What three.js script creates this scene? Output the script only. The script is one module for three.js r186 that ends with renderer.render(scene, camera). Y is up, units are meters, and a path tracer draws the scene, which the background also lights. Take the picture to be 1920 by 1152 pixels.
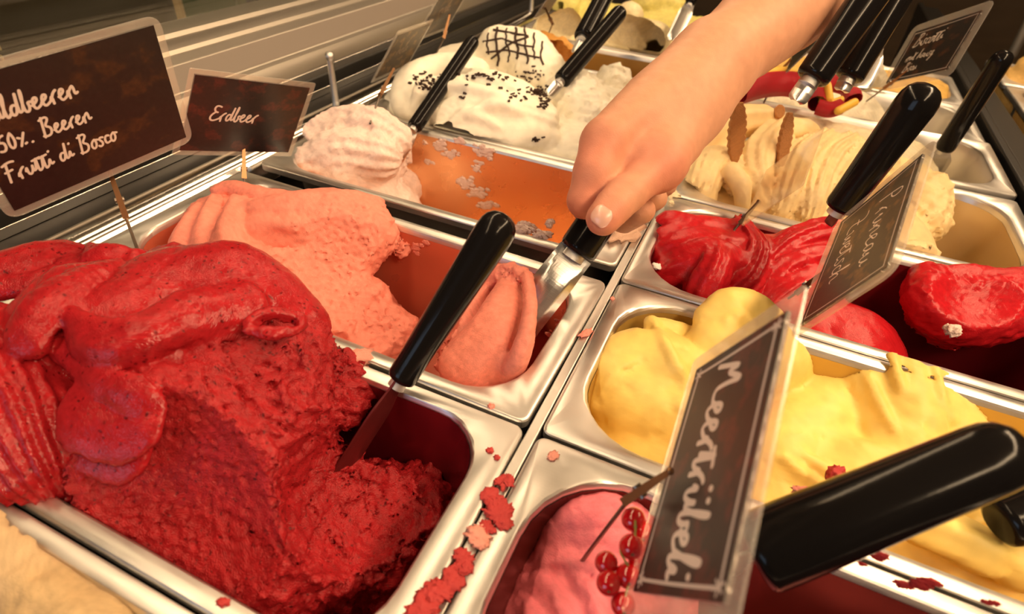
import * as THREE from 'three';
import { mergeGeometries, mergeVertices, toCreasedNormals } from 'three/addons/utils/BufferGeometryUtils.js';
import { RoundedBoxGeometry } from 'three/addons/geometries/RoundedBoxGeometry.js';
import { RectAreaLightUniformsLib } from 'three/addons/lights/RectAreaLightUniformsLib.js';
import { createNoise3D } from 'simplex-noise';

const V3 = THREE.Vector3;
const v = (x, y, z) => new V3(x, y, z);
// ---------------------------------------------------------------- camera, light, exposure
// y = 0 is the level of the pan rims; x runs along a pan, z along the row of pans
const FPX = 1082.84, EYE = v(0, 0.272, 0);
const AX = v(0.91038848, -0.29924074, 0.28574078), AY = v(0.05721054, 0.77501208, 0.62935143), AZ = v(-0.40978015, -0.55660691, 0.7226818);
const scene = new THREE.Scene();
const camera = new THREE.PerspectiveCamera(56.02, 1920 / 1152, 0.01, 30);
{
  const m = new THREE.Matrix4().makeBasis(v(AX.x, AY.x, AZ.x), v(AX.y, AY.y, AZ.y), v(AX.z, AY.z, AZ.z));
  camera.quaternion.setFromRotationMatrix(m);
  camera.position.copy(EYE);
  camera.focus = 0.44; camera.userData.fStop = 7;
}
scene.background = new THREE.Color(0.35, 0.5, 0.75);
RectAreaLightUniformsLib.init();
const renderer = new THREE.WebGLRenderer({ antialias: true });
renderer.toneMapping = THREE.LinearToneMapping;
renderer.toneMappingExposure = 1.18;
renderer.shadowMap.enabled = true;
const LAMP = { color: new THREE.Color(1.0, 0.7, 0.41), strip: 23, addedGlassStrip: 13.5, ceiling: 1.6, window: 1.5 };

// pixel of the photograph -> direction, then a point at a given height, row depth, or distance
const dirOf = (px, py) => { const a = px - 960, b = 576 - py; return v(a * AX.x + b * AX.y - FPX * AX.z, a * AY.x + b * AY.y - FPX * AY.z, a * AZ.x + b * AZ.y - FPX * AZ.z); };
const atY = (px, py, y) => { const d = dirOf(px, py); return d.multiplyScalar((y - EYE.y) / d.y).add(EYE); };
const atZ = (px, py, z) => { const d = dirOf(px, py); return d.multiplyScalar(z / d.z).add(EYE); };
const atX = (px, py, x) => { const d = dirOf(px, py); return d.multiplyScalar(x / d.x).add(EYE); };
const atD = (px, py, dist) => dirOf(px, py).multiplyScalar(dist / FPX).add(EYE);

// ---------------------------------------------------------------- helpers
let seed = 7;
const rnd = () => { seed = (seed * 1664525 + 1013904223) >>> 0; return seed / 4294967296; };
const rr = (a, b) => a + (b - a) * rnd();
const n3 = createNoise3D(rnd);
const fbm = (x, y, z, o = 3) => { let s = 0, a = 0.5; for (let i = 0; i < o; i++) { s += a * n3(x, y, z); x = x * 2.03 + 3.1; y = y * 2.03 - 1.7; z = z * 2.03 + 0.9; a *= 0.5; } return s; };
const clamp = (x, a, b) => Math.min(b, Math.max(a, x));
const mix = (a, b, t) => a + (b - a) * t;
const sstep = (a, b, x) => { const t = clamp((x - a) / (b - a), 0, 1); return t * t * (3 - 2 * t); };
const taken = new Map();
const numbered = (n) => { const k = taken.get(n) ?? 0; taken.set(n, k + 1); return k ? n + '_' + String(k).padStart(3, '0') : n; };
function shade(o) { o.castShadow = true; o.receiveShadow = true; return o; }
function part(name, geo, mat, parent) { const m = shade(new THREE.Mesh(geo, mat)); m.name = name; parent.add(m); return m; }
function thing(name, label, category, group) {
  const g = new THREE.Group(); g.name = numbered(name); g.userData = { label, category }; if (group) g.userData.group = group; scene.add(g); return g;
}
function solo(name, geo, mat, label, category, group) {
  const m = shade(new THREE.Mesh(geo, mat)); m.name = numbered(name); m.userData = { label, category }; if (group) m.userData.group = group; scene.add(m); return m;
}
function struct(name, geo, mat, label, category) { const m = shade(new THREE.Mesh(geo, mat)); m.name = name; m.userData = { kind: 'structure', label, category }; scene.add(m); return m; }
const box = (x0, x1, y0, y1, z0, z1) => { const g = new THREE.BoxGeometry(x1 - x0, y1 - y0, z1 - z0); g.translate((x0 + x1) / 2, (y0 + y1) / 2, (z0 + z1) / 2); return g; };
const rbox = (x0, x1, y0, y1, z0, z1, r = 0.002) => { const g = new RoundedBoxGeometry(x1 - x0, y1 - y0, z1 - z0, 2, r); g.translate((x0 + x1) / 2, (y0 + y1) / 2, (z0 + z1) / 2); return g; };
const tube = (pts, r, seg = 24, rad = 8) => new THREE.TubeGeometry(new THREE.CatmullRomCurve3(pts), seg, r, rad, false);
function capsuleBetween(a, b, r, rad = 10) { const g = new THREE.CapsuleGeometry(r, a.distanceTo(b), 4, rad); g.applyQuaternion(new THREE.Quaternion().setFromUnitVectors(v(0, 1, 0), b.clone().sub(a).normalize())); const c = a.clone().lerp(b, 0.5); g.translate(c.x, c.y, c.z); return g; }
// profile in (x, y) swept along z
function extrudeZ(profile, z0, z1) {
  const pos = [], idx = [], n = profile.length;
  for (const z of [z0, z1]) for (const [x, y] of profile) pos.push(x, y, z);
  for (let i = 0; i < n - 1; i++) idx.push(i, i + 1, n + i, i + 1, n + i + 1, n + i);
  const g = new THREE.BufferGeometry(); g.setAttribute('position', new THREE.Float32BufferAttribute(pos, 3)); g.setIndex(idx);
  const c = toCreasedNormals(g, 0.6); boxUV(c, 1); return c;
}
// texture coordinates in metres, taken from the side a face points to
function boxUV(g, s = 1) {
  const p = g.attributes.position, n = g.attributes.normal, uv = new Float32Array(p.count * 2);
  for (let i = 0; i < p.count; i += 3) {
    let ax = 0, ay = 0, az = 0;
    for (let k = 0; k < 3 && i + k < p.count; k++) { ax += n.getX(i + k); ay += n.getY(i + k); az += n.getZ(i + k); }
    ax = Math.abs(ax); ay = Math.abs(ay) * 1.15; az = Math.abs(az);
    for (let k = 0; k < 3 && i + k < p.count; k++) {
      const x = p.getX(i + k), y = p.getY(i + k), z = p.getZ(i + k), j = (i + k) * 2;
      if (ay >= ax && ay >= az) { uv[j] = x * s; uv[j + 1] = z * s; } else if (ax > az) { uv[j] = z * s + 0.37; uv[j + 1] = y * s; } else { uv[j] = x * s + 0.71; uv[j + 1] = y * s; }
    }
  }
  g.setAttribute('uv', new THREE.BufferAttribute(uv, 2)); return g;
}
function dataTex(w, h, fn, srgb = false) {
  const d = new Uint8Array(w * h * 4);
  for (let y = 0; y < h; y++) for (let x = 0; x < w; x++) { const c = fn(x, y); const i = (y * w + x) * 4; d[i] = c[0]; d[i + 1] = c[1]; d[i + 2] = c[2]; d[i + 3] = c[3] ?? 255; }
  const t = new THREE.DataTexture(d, w, h, THREE.RGBAFormat); t.magFilter = THREE.LinearFilter; t.minFilter = THREE.LinearFilter; t.wrapS = t.wrapT = THREE.RepeatWrapping; if (srgb) t.colorSpace = THREE.SRGBColorSpace; t.needsUpdate = true; return t;
}
// noise that repeats over the texture
const tileN = (u, w2, f, o, s = 0) => { const a = u * 6.2832, b = w2 * 6.2832; let sum = 0, am = 0.5, fr = f; for (let i = 0; i < o; i++) { sum += am * n3(Math.cos(a) * fr + s, Math.sin(a) * fr + Math.cos(b) * fr * 1.3, Math.sin(b) * fr * 1.3 + s); am *= 0.5; fr *= 2; } return sum; };

// ---------------------------------------------------------------- sculpting: blended blobs and folds meshed with surface nets
const smin = (a, b, k) => { if (k <= 0) return Math.min(a, b); const h = Math.max(k - Math.abs(a - b), 0) / k; return Math.min(a, b) - h * h * k * 0.25; };
const smax = (a, b, k) => -smin(-a, -b, k);
// chain: { p: [[V3, r], ...], k, fy, g: [n, amp], rough, freq, col }
function chain(pts, o = {}) {
  const segs = [];
  const src = pts.length > 1 ? pts : [pts[0], [pts[0][0].clone().add(v(1e-4, 0, 0)), pts[0][1]]];
  for (let i = 0; i + 1 < src.length; i++) {
    const a = src[i][0], b = src[i + 1][0], ba = b.clone().sub(a), L = ba.length() || 1e-6, t = ba.clone().divideScalar(L);
    let side = t.clone().cross(v(0, 1, 0)); if (side.length() < 0.05) side = t.clone().cross(v(1, 0, 0)); side.normalize(); const upv = side.clone().cross(t);
    segs.push({ ax: a.x, ay: a.y, az: a.z, bx: ba.x, by: ba.y, bz: ba.z, il: 1 / (L * L), ra: src[i][1], rb: src[i + 1][1], sx: side.x, sy: side.y, sz: side.z, ux: upv.x, uy: upv.y, uz: upv.z });
  }
  const bb = new THREE.Box3(); let rm = 0; for (const [q, r] of src) { bb.expandByPoint(q); rm = Math.max(rm, r); }
  const c = bb.getCenter(v()), R = bb.getSize(v()).length() / 2 + rm;
  return { segs, cx: c.x, cy: c.y, cz: c.z, R, k: 0.006, fy: 1, rough: 0.0006, freq: 160, ...o, n: o.n ? v(...o.n).normalize().toArray() : [0, 1, 0] };
}
// smooth curve through the points before it is cut into short pieces
function fold(pts, o = {}) {
  const n = o.seg ?? Math.max(4, (pts.length - 1) * 4), cv = new THREE.CatmullRomCurve3(pts.map((q) => q[0]), false, 'catmullrom', 0.5), out = [];
  for (let i = 0; i <= n; i++) { const t = i / n, f = t * (pts.length - 1), j = Math.min(pts.length - 2, Math.floor(f)); out.push([cv.getPoint(t), mix(pts[j][1], pts[j + 1][1], f - j)]); }
  return chain(out, o);
}
const tmp = { rough: 0, freq: 0, col: 0 };
function chainDist(c, x, y, z) {
  let best = 1e9;
  for (const s of c.segs) {
    let px = x - s.ax, py = (y - s.ay), pz = z - s.az;
    let h = (px * s.bx + py * s.by + pz * s.bz) * s.il; h = h < 0 ? 0 : h > 1 ? 1 : h;
    px -= s.bx * h; py -= s.by * h; pz -= s.bz * h;
    let d, r = s.ra + (s.rb - s.ra) * h;
    if (c.fy === 1) d = Math.sqrt(px * px + py * py + pz * pz);
    else { const e = (px * c.n[0] + py * c.n[1] + pz * c.n[2]) * (1 / c.fy - 1), qx = px + c.n[0] * e, qy = py + c.n[1] * e, qz = pz + c.n[2] * e; d = Math.sqrt(qx * qx + qy * qy + qz * qz); }
    if (c.g && d > 1e-5 && d < r * 2.5) { const a = Math.atan2(px * s.ux + py * s.uy + pz * s.uz, px * s.sx + py * s.sy + pz * s.sz); r -= c.g[1] * (0.5 - 0.5 * Math.cos(a * c.g[0] + (c.g[2] ?? 0))); }
    d = (d - r) * (c.fy < 1 ? Math.max(c.fy, 0.5) : 1);
    if (d < best) best = d;
  }
  return best;
}
function makeField(adds, cuts, bound) {
  const full = adds.filter((c) => !c.late), lateAll = adds.filter((c) => c.late); let act = full, late = lateAll, cut = cuts;
  const away = (c, x, y, z) => Math.sqrt((x - c.cx) ** 2 + (y - c.cy) ** 2 + (z - c.cz) ** 2) - c.R;
  const field = (x, y, z) => {
    let d = 1e9, wsum = 1e-9, rough = 0, freq = 0, cr = 0, cg = 0, cb = 0;
    for (const c of act) {
      const far = Math.sqrt((x - c.cx) ** 2 + (y - c.cy) ** 2 + (z - c.cz) ** 2) - c.R;
      if (far * 0.5 > d + c.k) continue;
      const dc = chainDist(c, x, y, z);
      const w = Math.exp(-Math.max(dc, -0.02) / 0.0035); wsum += w; rough += w * c.rough; freq += w * c.freq; if (c.col) { cr += w * c.col[0]; cg += w * c.col[1]; cb += w * c.col[2]; }
      d = d > 1e8 ? dc : smin(d, dc, c.k);
    }
    rough /= wsum; freq /= wsum;
    for (const c of cut) {
      const far = Math.sqrt((x - c.cx) ** 2 + (y - c.cy) ** 2 + (z - c.cz) ** 2) - c.R;
      if (far > 0.004 + c.k) continue;
      const dc = chainDist(c, x, y, z), w = sstep(0.003, -0.001, dc);
      d = smax(d, -dc, c.k); if (c.cutRough !== undefined) { rough = mix(rough, c.cutRough, w); freq = mix(freq, c.freq, w); }
      if (c.col) { cr = mix(cr, c.col[0] * wsum, w); cg = mix(cg, c.col[1] * wsum, w); cb = mix(cb, c.col[2] * wsum, w); }
    }
    for (const c of late) {
      const far = Math.sqrt((x - c.cx) ** 2 + (y - c.cy) ** 2 + (z - c.cz) ** 2) - c.R;
      if (far * 0.5 > d + c.k) continue;
      const dc = chainDist(c, x, y, z), w = sstep(0.0015, -0.0015, dc - d);
      rough = mix(rough, c.rough, w); freq = mix(freq, c.freq, w); if (c.col) { cr = mix(cr, c.col[0] * wsum, w); cg = mix(cg, c.col[1] * wsum, w); cb = mix(cb, c.col[2] * wsum, w); }
      d = smin(d, dc, c.k);
    }
    if (rough > 0 && Math.abs(d) < rough * 2.8 + 0.0012) {
      const q = freq * 0.42, a = fbm(x * q, y * q, z * q, 3), b = n3(x * freq * 1.9 + 7, y * freq * 1.9, z * freq * 1.9), c = n3(x * freq * 0.8 - 9, y * freq * 0.8 + 4, z * freq * 0.8);
      d -= rough * (a * 2.1 + b * 0.28 - 1.5 * sstep(0.5, 0.85, c) + 0.4 * Math.abs(c));
    }
    if (bound) d = Math.max(d, bound(x, y, z));
    tmp.rough = rough; tmp.col = [cr / wsum, cg / wsum, cb / wsum];
    return d;
  };
  // keep only what can matter within a block of cells, or everything again
  field.near = (x, y, z, R, d) => { if (R === undefined) { act = full; late = lateAll; cut = cuts; return; } const L = Math.max(0, d) + 2 * R + 0.022; act = full.filter((c) => away(c, x, y, z) * 0.6 < L); late = lateAll.filter((c) => away(c, x, y, z) * 0.6 < L); cut = cuts.filter((c) => away(c, x, y, z) < 2 * R + 0.01); };
  return field;
}
function surfaceNets(f, lo, hi, cell, colFn, split) {
  const nx = Math.ceil((hi.x - lo.x) / cell) + 1, ny = Math.ceil((hi.y - lo.y) / cell) + 1, nz = Math.ceil((hi.z - lo.z) / cell) + 1;
  const g = new Float32Array(nx * ny * nz), B = 5, lim = B * cell * 1.0 + 0.0025;
  const id = (i, j, k) => i + nx * (j + ny * k);
  for (let k = 0; k < nz; k += B) for (let j = 0; j < ny; j += B) for (let i = 0; i < nx; i += B) {
    const d = f(lo.x + (i + B / 2 - 0.5) * cell, lo.y + (j + B / 2 - 0.5) * cell, lo.z + (k + B / 2 - 0.5) * cell);
    const skip = Math.abs(d) > lim * 1.5; if (!skip && f.near) f.near(lo.x + (i + B / 2 - 0.5) * cell, lo.y + (j + B / 2 - 0.5) * cell, lo.z + (k + B / 2 - 0.5) * cell, B * cell, d);
    const k1 = Math.min(nz, k + B), j1 = Math.min(ny, j + B), i1 = Math.min(nx, i + B);
    for (let kk = k; kk < k1; kk++) for (let jj = j; jj < j1; jj++) for (let ii = i; ii < i1; ii++) g[id(ii, jj, kk)] = skip ? d : f(lo.x + ii * cell, lo.y + jj * cell, lo.z + kk * cell);
    if (!skip && f.near) f.near();
  }
  const vi = new Int32Array(nx * ny * nz).fill(-1), pos = [], idx = [];
  for (let k = 0; k < nz - 1; k++) for (let j = 0; j < ny - 1; j++) for (let i = 0; i < nx - 1; i++) {
    let m = 0, c = 0, sx = 0, sy = 0, sz = 0; const q = [];
    for (let b = 0; b < 8; b++) { const d = g[id(i + (b & 1), j + ((b >> 1) & 1), k + (b >> 2))]; q.push(d); if (d < 0) m |= 1 << b; }
    if (m === 0 || m === 255) continue;
    for (let a = 0; a < 8; a++) for (const e of [1, 2, 4]) { const b = a | e; if (b === a) continue; if ((q[a] < 0) !== (q[b] < 0)) { const t = q[a] / (q[a] - q[b]); sx += (a & 1) + (e === 1 ? t : 0); sy += ((a >> 1) & 1) + (e === 2 ? t : 0); sz += (a >> 2) + (e === 4 ? t : 0); c++; } }
    vi[id(i, j, k)] = pos.length / 3; pos.push(lo.x + (i + sx / c) * cell, lo.y + (j + sy / c) * cell, lo.z + (k + sz / c) * cell);
  }
  const quad = (a, b, c, d, flip) => { if (a < 0 || b < 0 || c < 0 || d < 0) return; if (flip) idx.push(a, c, b, a, d, c); else idx.push(a, b, c, a, c, d); };
  for (let k = 1; k < nz - 1; k++) for (let j = 1; j < ny - 1; j++) for (let i = 1; i < nx - 1; i++) {
    const s = g[id(i, j, k)] < 0;
    if (s !== g[id(i + 1, j, k)] < 0) quad(vi[id(i, j - 1, k - 1)], vi[id(i, j, k - 1)], vi[id(i, j, k)], vi[id(i, j - 1, k)], !s);
    if (s !== g[id(i, j + 1, k)] < 0) quad(vi[id(i - 1, j, k - 1)], vi[id(i - 1, j, k)], vi[id(i, j, k)], vi[id(i, j, k - 1)], !s);
    if (s !== g[id(i, j, k + 1)] < 0) quad(vi[id(i - 1, j - 1, k)], vi[id(i, j - 1, k)], vi[id(i, j, k)], vi[id(i - 1, j, k)], !s);
  }
  const geo = new THREE.BufferGeometry(); geo.setAttribute('position', new THREE.Float32BufferAttribute(pos, 3)); geo.setIndex(idx); geo.computeVertexNormals();
  const rg = new Float32Array(pos.length / 3);
  if (colFn) { const col = new Float32Array(pos.length); for (let i = 0; i < pos.length; i += 3) { f(pos[i], pos[i + 1], pos[i + 2]); rg[i / 3] = tmp.rough; const c = colFn(pos[i], pos[i + 1], pos[i + 2], tmp); col[i] = c[0]; col[i + 1] = c[1]; col[i + 2] = c[2]; } geo.setAttribute('color', new THREE.BufferAttribute(col, 3)); }
  if (split) { // two geometries: where the surface is smooth, and where it is torn
    const a = [], b = []; for (let i = 0; i < idx.length; i += 3) ((rg[idx[i]] + rg[idx[i + 1]] + rg[idx[i + 2]]) / 3 < split ? a : b).push(idx[i], idx[i + 1], idx[i + 2]);
    return [a, b].map((t) => { const q = geo.clone(); q.setIndex(t); return boxUV(q.toNonIndexed(), 1); });
  }
  return boxUV(geo.toNonIndexed(), 1);
}
// ---------------------------------------------------------------- materials
const std = (c, rough, o = {}) => new THREE.MeshPhysicalMaterial({ color: new THREE.Color(...c), roughness: rough, ...o });
const brushTex = dataTex(512, 512, (x, y) => { const s = 128 + 60 * tileN(x / 512, y / 512, 1.2, 3) + 70 * n3(x * 0.006, y * 0.9, 3); return [s, s, s]; });
brushTex.repeat.set(6, 6);
const roughTex = dataTex(512, 512, (x, y) => { const s = clamp(205 + 45 * tileN(x / 512, y / 512, 2, 5, 4), 40, 255); return [s, s, s]; });
roughTex.repeat.set(2, 2);
const M = {};
M.steel = std([0.78, 0.755, 0.725], 0.5, { metalness: 1, bumpMap: brushTex, bumpScale: 0.00003, roughnessMap: roughTex });
M.ledge = std([0.78, 0.755, 0.725], 0.2, { metalness: 1, bumpMap: brushTex, bumpScale: 0.00003, roughnessMap: roughTex });
M.alu = std([0.42, 0.38, 0.33], 0.42, { metalness: 0.85, bumpMap: brushTex, bumpScale: 0.0001 });
M.blade = std([0.7, 0.69, 0.68], 0.3, { metalness: 1, bumpMap: brushTex, bumpScale: 0.00008 });
M.black = std([0.008, 0.007, 0.007], 0.14, { specularIntensity: 0.36, bumpMap: roughTex, bumpScale: 0.00005 });
M.blackMatt = std([0.014, 0.013, 0.012], 0.45);
M.well = std([0.02, 0.018, 0.016], 0.6);
M.stake = std([0.3, 0.25, 0.21], 0.35, { metalness: 1 });
M.clip = std([0.3, 0.16, 0.08], 0.34, { metalness: 1 });
M.clear = std([1, 0.97, 0.92], 0.14, { transmission: 0.86, thickness: 0, ior: 1.45, side: THREE.DoubleSide });
M.glass = std([0.97, 1, 0.98], 0.02, { transmission: 1, thickness: 0, ior: 1.5 });


// ---------------------------------------------------------------- room
const wallTex = dataTex(256, 256, (x, y) => { const s = 225 + 22 * tileN(x / 256, y / 256, 2.5, 5, 9); return [s, s * 0.99, s * 0.97]; }, true);
const mWall = std([0.3, 0.21, 0.13], 0.9, { map: wallTex }), mCeil = std([0.3, 0.24, 0.18], 0.92, { map: wallTex }), mFloor = std([0.16, 0.11, 0.075], 0.55, { map: wallTex });
struct('floor', box(-4, 3, -1.02, -0.95, -5, 3.2), mFloor, 'dark brown shop floor below the counter', 'floor');
struct('ceiling', box(-4, 3, 1.75, 1.85, -5, 3.2), mCeil, 'cream ceiling above the counter', 'ceiling');
struct('wall_back', box(-4, 3, -0.95, 1.75, -5.1, -5), mWall, 'plain warm wall behind the far end of the counter', 'wall');
struct('wall_left', box(-4.1, -4, -0.95, 1.75, -5, 3.2), mWall, 'plain warm wall on the customers side', 'wall');
struct('wall_right', box(3, 3.1, -0.95, 1.75, -5, 3.2), mWall, 'plain warm wall on the servers side', 'wall');
{ // the wall behind the camera has a window
  const w = [box(-4, -2.4, -0.95, 1.75, 3.2, 3.3), box(-0.6, 3, -0.95, 1.75, 3.2, 3.3), box(-2.4, -0.6, -0.95, 0.1, 3.2, 3.3), box(-2.4, -0.6, 1.5, 1.75, 3.2, 3.3)];
  struct('wall_front', mergeGeometries(w), mWall, 'plain warm wall with a window opening behind the camera', 'wall');
  struct('window_1', box(-2.4, -0.6, 0.1, 1.5, 3.24, 3.246), M.glass, 'clear window pane behind the camera', 'window');
  const l = new THREE.RectAreaLight(new THREE.Color(0.62, 0.78, 1.0), LAMP.window, 1.8, 1.4); l.name = 'window_daylight'; l.position.set(-1.5, 0.8, 3.19); l.lookAt(-0.9, 0.2, 0); scene.add(l);
}
function pendant(x, y, z, power, label) {  // unseen globe lamps, added to light the ceiling and give fill
  const t = thing('added_fill_globe', label, 'lamp', 'added globe lamps for fill light'); t.position.set(x, y, z);
  part('cord', new THREE.CylinderGeometry(0.004, 0.004, 1.75 - y, 8).translate(0, (1.75 - y) / 2, 0), M.blackMatt, t);
  part('globe', new THREE.SphereGeometry(0.09, 24, 16), std([0.85, 0.8, 0.7], 0.5, { emissive: LAMP.color, emissiveIntensity: power * 1.6 }), t);
  part('cap', new THREE.CylinderGeometry(0.03, 0.04, 0.03, 16).translate(0, 0.095, 0), M.alu, t);
  const l = new THREE.PointLight(LAMP.color, power, 0, 2); l.name = 'lamp_light'; l.shadow.radius = 4.5; l.castShadow = true; t.add(l);
}
pendant(0.55, 1.25, -1.5, LAMP.ceiling, 'added glowing globe above the far pans for fill light');
pendant(0.75, 1.25, 0.35, LAMP.ceiling, 'added glowing globe above the server for fill light');
pendant(-1.3, 1.25, -0.6, LAMP.ceiling * 0.3, 'added glowing globe on the customers side for fill light');
// strip lamp over the servers edge, plus an added one to brighten pan flanges
function stripLamp(X, Y, tilt, half, power, label, post) {
  const t = thing('strip_lamp', label, 'lamp', 'strip lamps of the case'), z0 = -1.7, z1 = 0.35, L = z1 - z0; t.position.set(X, Y, (z0 + z1) / 2); t.rotation.z = tilt;
  part('housing', rbox(-half - 0.007, half + 0.007, 0.0, 0.04, -L / 2, L / 2, 0.006), M.blackMatt, t);
  part('diffuser', box(-half, half, -0.004, 0.0, -L / 2 + 0.01, L / 2 - 0.01), std([0.8, 0.75, 0.65], 0.5, { emissive: LAMP.color, emissiveIntensity: power * 0.35 }), t);
  const l = new THREE.RectAreaLight(LAMP.color, power, half * 2, L - 0.02); l.name = 'lamp_light'; l.position.set(0, -0.008, 0); l.rotation.x = -Math.PI / 2; t.add(l);
  if (post) for (const z of [z0 + 0.05, z1 - 0.05]) part('post', capsuleBetween(v(0.02, 0.02, z - (z0 + z1) / 2), v(0.42, -0.5, z - (z0 + z1) / 2), 0.01), M.alu, t);
}
stripLamp(0.4, 0.62, -0.6, 0.028, LAMP.strip, 'long warm strip lamp above the servers edge of the case', true);
stripLamp(-0.38, 0.64, 0.35, 0.02, LAMP.addedGlassStrip, 'added warm strip lamp along the front glass to brighten the pan flanges', false);

// ---------------------------------------------------------------- display case
const CZ0 = -1.95, CZ1 = 0.3;
{
  const t = thing('display_case', 'steel ice cream display case with black rail, sunken well and aluminium front rail', 'display case');
  part('cabinet', mergeGeometries([box(-0.6, 0.42, -0.95, -0.17, CZ0, CZ1), box(0.42, 0.78, -0.95, -0.17, -1.95, -0.85)]), M.blackMatt, t);
  part('well', mergeGeometries([box(-0.47, 0.3, -0.17, -0.16, CZ0, CZ1), box(-0.472, -0.458, -0.17, -0.012, CZ0, CZ1), box(0.296, 0.31, -0.17, -0.012, CZ0, CZ1)]), M.well, t);
  part('ledge', extrudeZ([[-0.456, -0.03], [-0.457, -0.004], [-0.459, -0.001], [-0.4635, 0.0015], [-0.465, 0.0005], [-0.467, -0.0025], [-0.47, -0.0025], [-0.473, 0.0], [-0.486, 0.0025], [-0.4885, 0.002], [-0.489, -0.01]], CZ0, CZ1), M.ledge, t);
  part('black_rail', mergeGeometries([rbox(-0.53, -0.489, -0.03, -0.006, CZ0, CZ1, 0.002), rbox(-0.57, -0.529, -0.03, 0.02, CZ0, CZ1, 0.003)]), M.blackMatt, t);
  part('rail_line', rbox(-0.5315, -0.5285, -0.006, 0.0035, CZ0, CZ1, 0.001), M.ledge, t);
  part('rail_line', rbox(-0.5485, -0.5455, 0.019, 0.0215, CZ0, CZ1, 0.001), M.ledge, t);
  part('front_rail', extrudeZ([[-0.552, 0.016], [-0.554, 0.036], [-0.556, 0.0395], [-0.5605, 0.0415], [-0.564, 0.041], [-0.567, 0.043], [-0.5795, 0.0625], [-0.582, 0.0645], [-0.59, 0.068], [-0.596, 0.0685], [-0.598, 0.0725], [-0.612, 0.079], [-0.616, 0.0785], [-0.618, 0.083], [-0.634, 0.09], [-0.638, 0.088], [-0.64, -0.95]], CZ0, CZ1), M.alu, t);
  part('rail_face', extrudeZ([[-0.5655, 0.0425], [-0.5662, 0.0436], [-0.5788, 0.0632], [-0.5798, 0.0628]], CZ0, CZ1), std([0.2, 0.165, 0.14], 0.55, { bumpMap: brushTex, bumpScale: 0.00005 }), t).userData.label = 'dull grey brown face strip';
  part('end_rail', mergeGeometries([rbox(0.294, 0.306, -0.03, 0.004, CZ0, CZ1, 0.003), rbox(0.312, 0.345, -0.03, -0.004, CZ0, CZ1, 0.003)]), M.blackMatt, t);
  part('divider_bar', rbox(-0.0685, -0.0615, -0.12, -0.0025, CZ0, CZ1, 0.001), M.steel, t);
  part('glass_pane', extrudeZ([[-0.6235, 0.083], [-0.6175, 0.083], [-0.417, 0.64], [-0.423, 0.642], [-0.6235, 0.083]], CZ0, CZ1), M.glass, t);
}

// ---------------------------------------------------------------- pans
function ringPts(x0, x1, z0, z1, r, y, n = 7) {
  const out = [], c = [[x1 - r, z1 - r, 0], [x0 + r, z1 - r, 1], [x0 + r, z0 + r, 2], [x1 - r, z0 + r, 3]];
  for (const [cx, cz, q] of c) for (let i = 0; i <= n; i++) { const a = (q + i / n) * Math.PI / 2; out.push([cx + r * Math.cos(a), y, cz + r * Math.sin(a)]); }
  return out;
}
function loft(rings, close = true) {
  const n = rings[0].length, pos = [], idx = [];
  for (const R of rings) for (const q of R) pos.push(...q);
  for (let k = 0; k + 1 < rings.length; k++) for (let i = 0; i < n; i++) { const j = (i + 1) % n, a = k * n; idx.push(a + i, a + n + i, a + j, a + j, a + n + i, a + n + j); }
  if (close) { const last = rings[rings.length - 1]; let cx = 0, cz = 0; for (const q of last) { cx += q[0]; cz += q[2]; } pos.push(cx / n, last[0][1], cz / n); const c = rings.length * n, a = c - n; for (let i = 0; i < n; i++) idx.push(a + i, c, a + ((i + 1) % n)); }
  const g = new THREE.BufferGeometry(); g.setAttribute('position', new THREE.Float32BufferAttribute(pos, 3)); g.setIndex(idx); return g;
}
const PANS = {};
// dried film of ice cream on the inner walls of a pan
function film(key, c, rough, y0 = -0.004, metal = 0.25) {
  const m = PANS[key].mesh, { w, d, open: [ox, oz], rad, depth } = m.spec, x = w / 2, z = d / 2, R = [];
  const I = (i, r, y) => R.push(ringPts(-x + ox + i, x - ox - i, -z + oz + i, z - oz - i, Math.max(0.001, r), y));
  const at = (y) => (y > -0.02 ? mix(0.002, 0.0035, (-y - 0.003) / 0.017) : mix(0.0035, 0.011, (-y - 0.02) / (depth - 0.032)));
  for (const y of [y0, -0.02, -0.06, -depth + 0.012]) I(at(y) + 0.0004, y < -0.1 ? rad - 0.004 : rad, y); I(0.014, rad - 0.006, -depth + 0.0045); I(0.0205, rad - 0.01, -depth + 0.0006);
  part('residue_film', boxUV(toCreasedNormals(loft(R), 0.75), 1), std(c, rough, { metalness: metal, roughnessMap: roughTex }), m);
}
function panGeo(w, d, open, rad, depth) {
  const x = w / 2, z = d / 2, [ox, oz] = open, R = [];
  const O = (i, r, y) => R.push(ringPts(-x + i, x - i, -z + i, z - i, Math.max(0.001, r), y));
  const I = (i, r, y) => R.push(ringPts(-x + ox + i, x - ox - i, -z + oz + i, z - oz - i, Math.max(0.001, r), y));
  O(0.0006, 0.006, -0.0085); O(0, 0.006, -0.0075); O(0, 0.006, -0.0022); O(0.0004, 0.006, -0.001); O(0.0013, 0.0055, -0.0001); O(0.0022, 0.005, 0);
  I(-0.0008, rad, 0); I(0.0004, rad, -0.0003); I(0.0014, rad, -0.0012); I(0.002, rad, -0.003); I(0.0035, rad, -0.02); I(0.011, rad - 0.004, -depth + 0.012); I(0.0135, rad - 0.006, -depth + 0.004); I(0.02, rad - 0.01, -depth);
  return boxUV(toCreasedNormals(loft(R), 0.75), 1);
}
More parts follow.
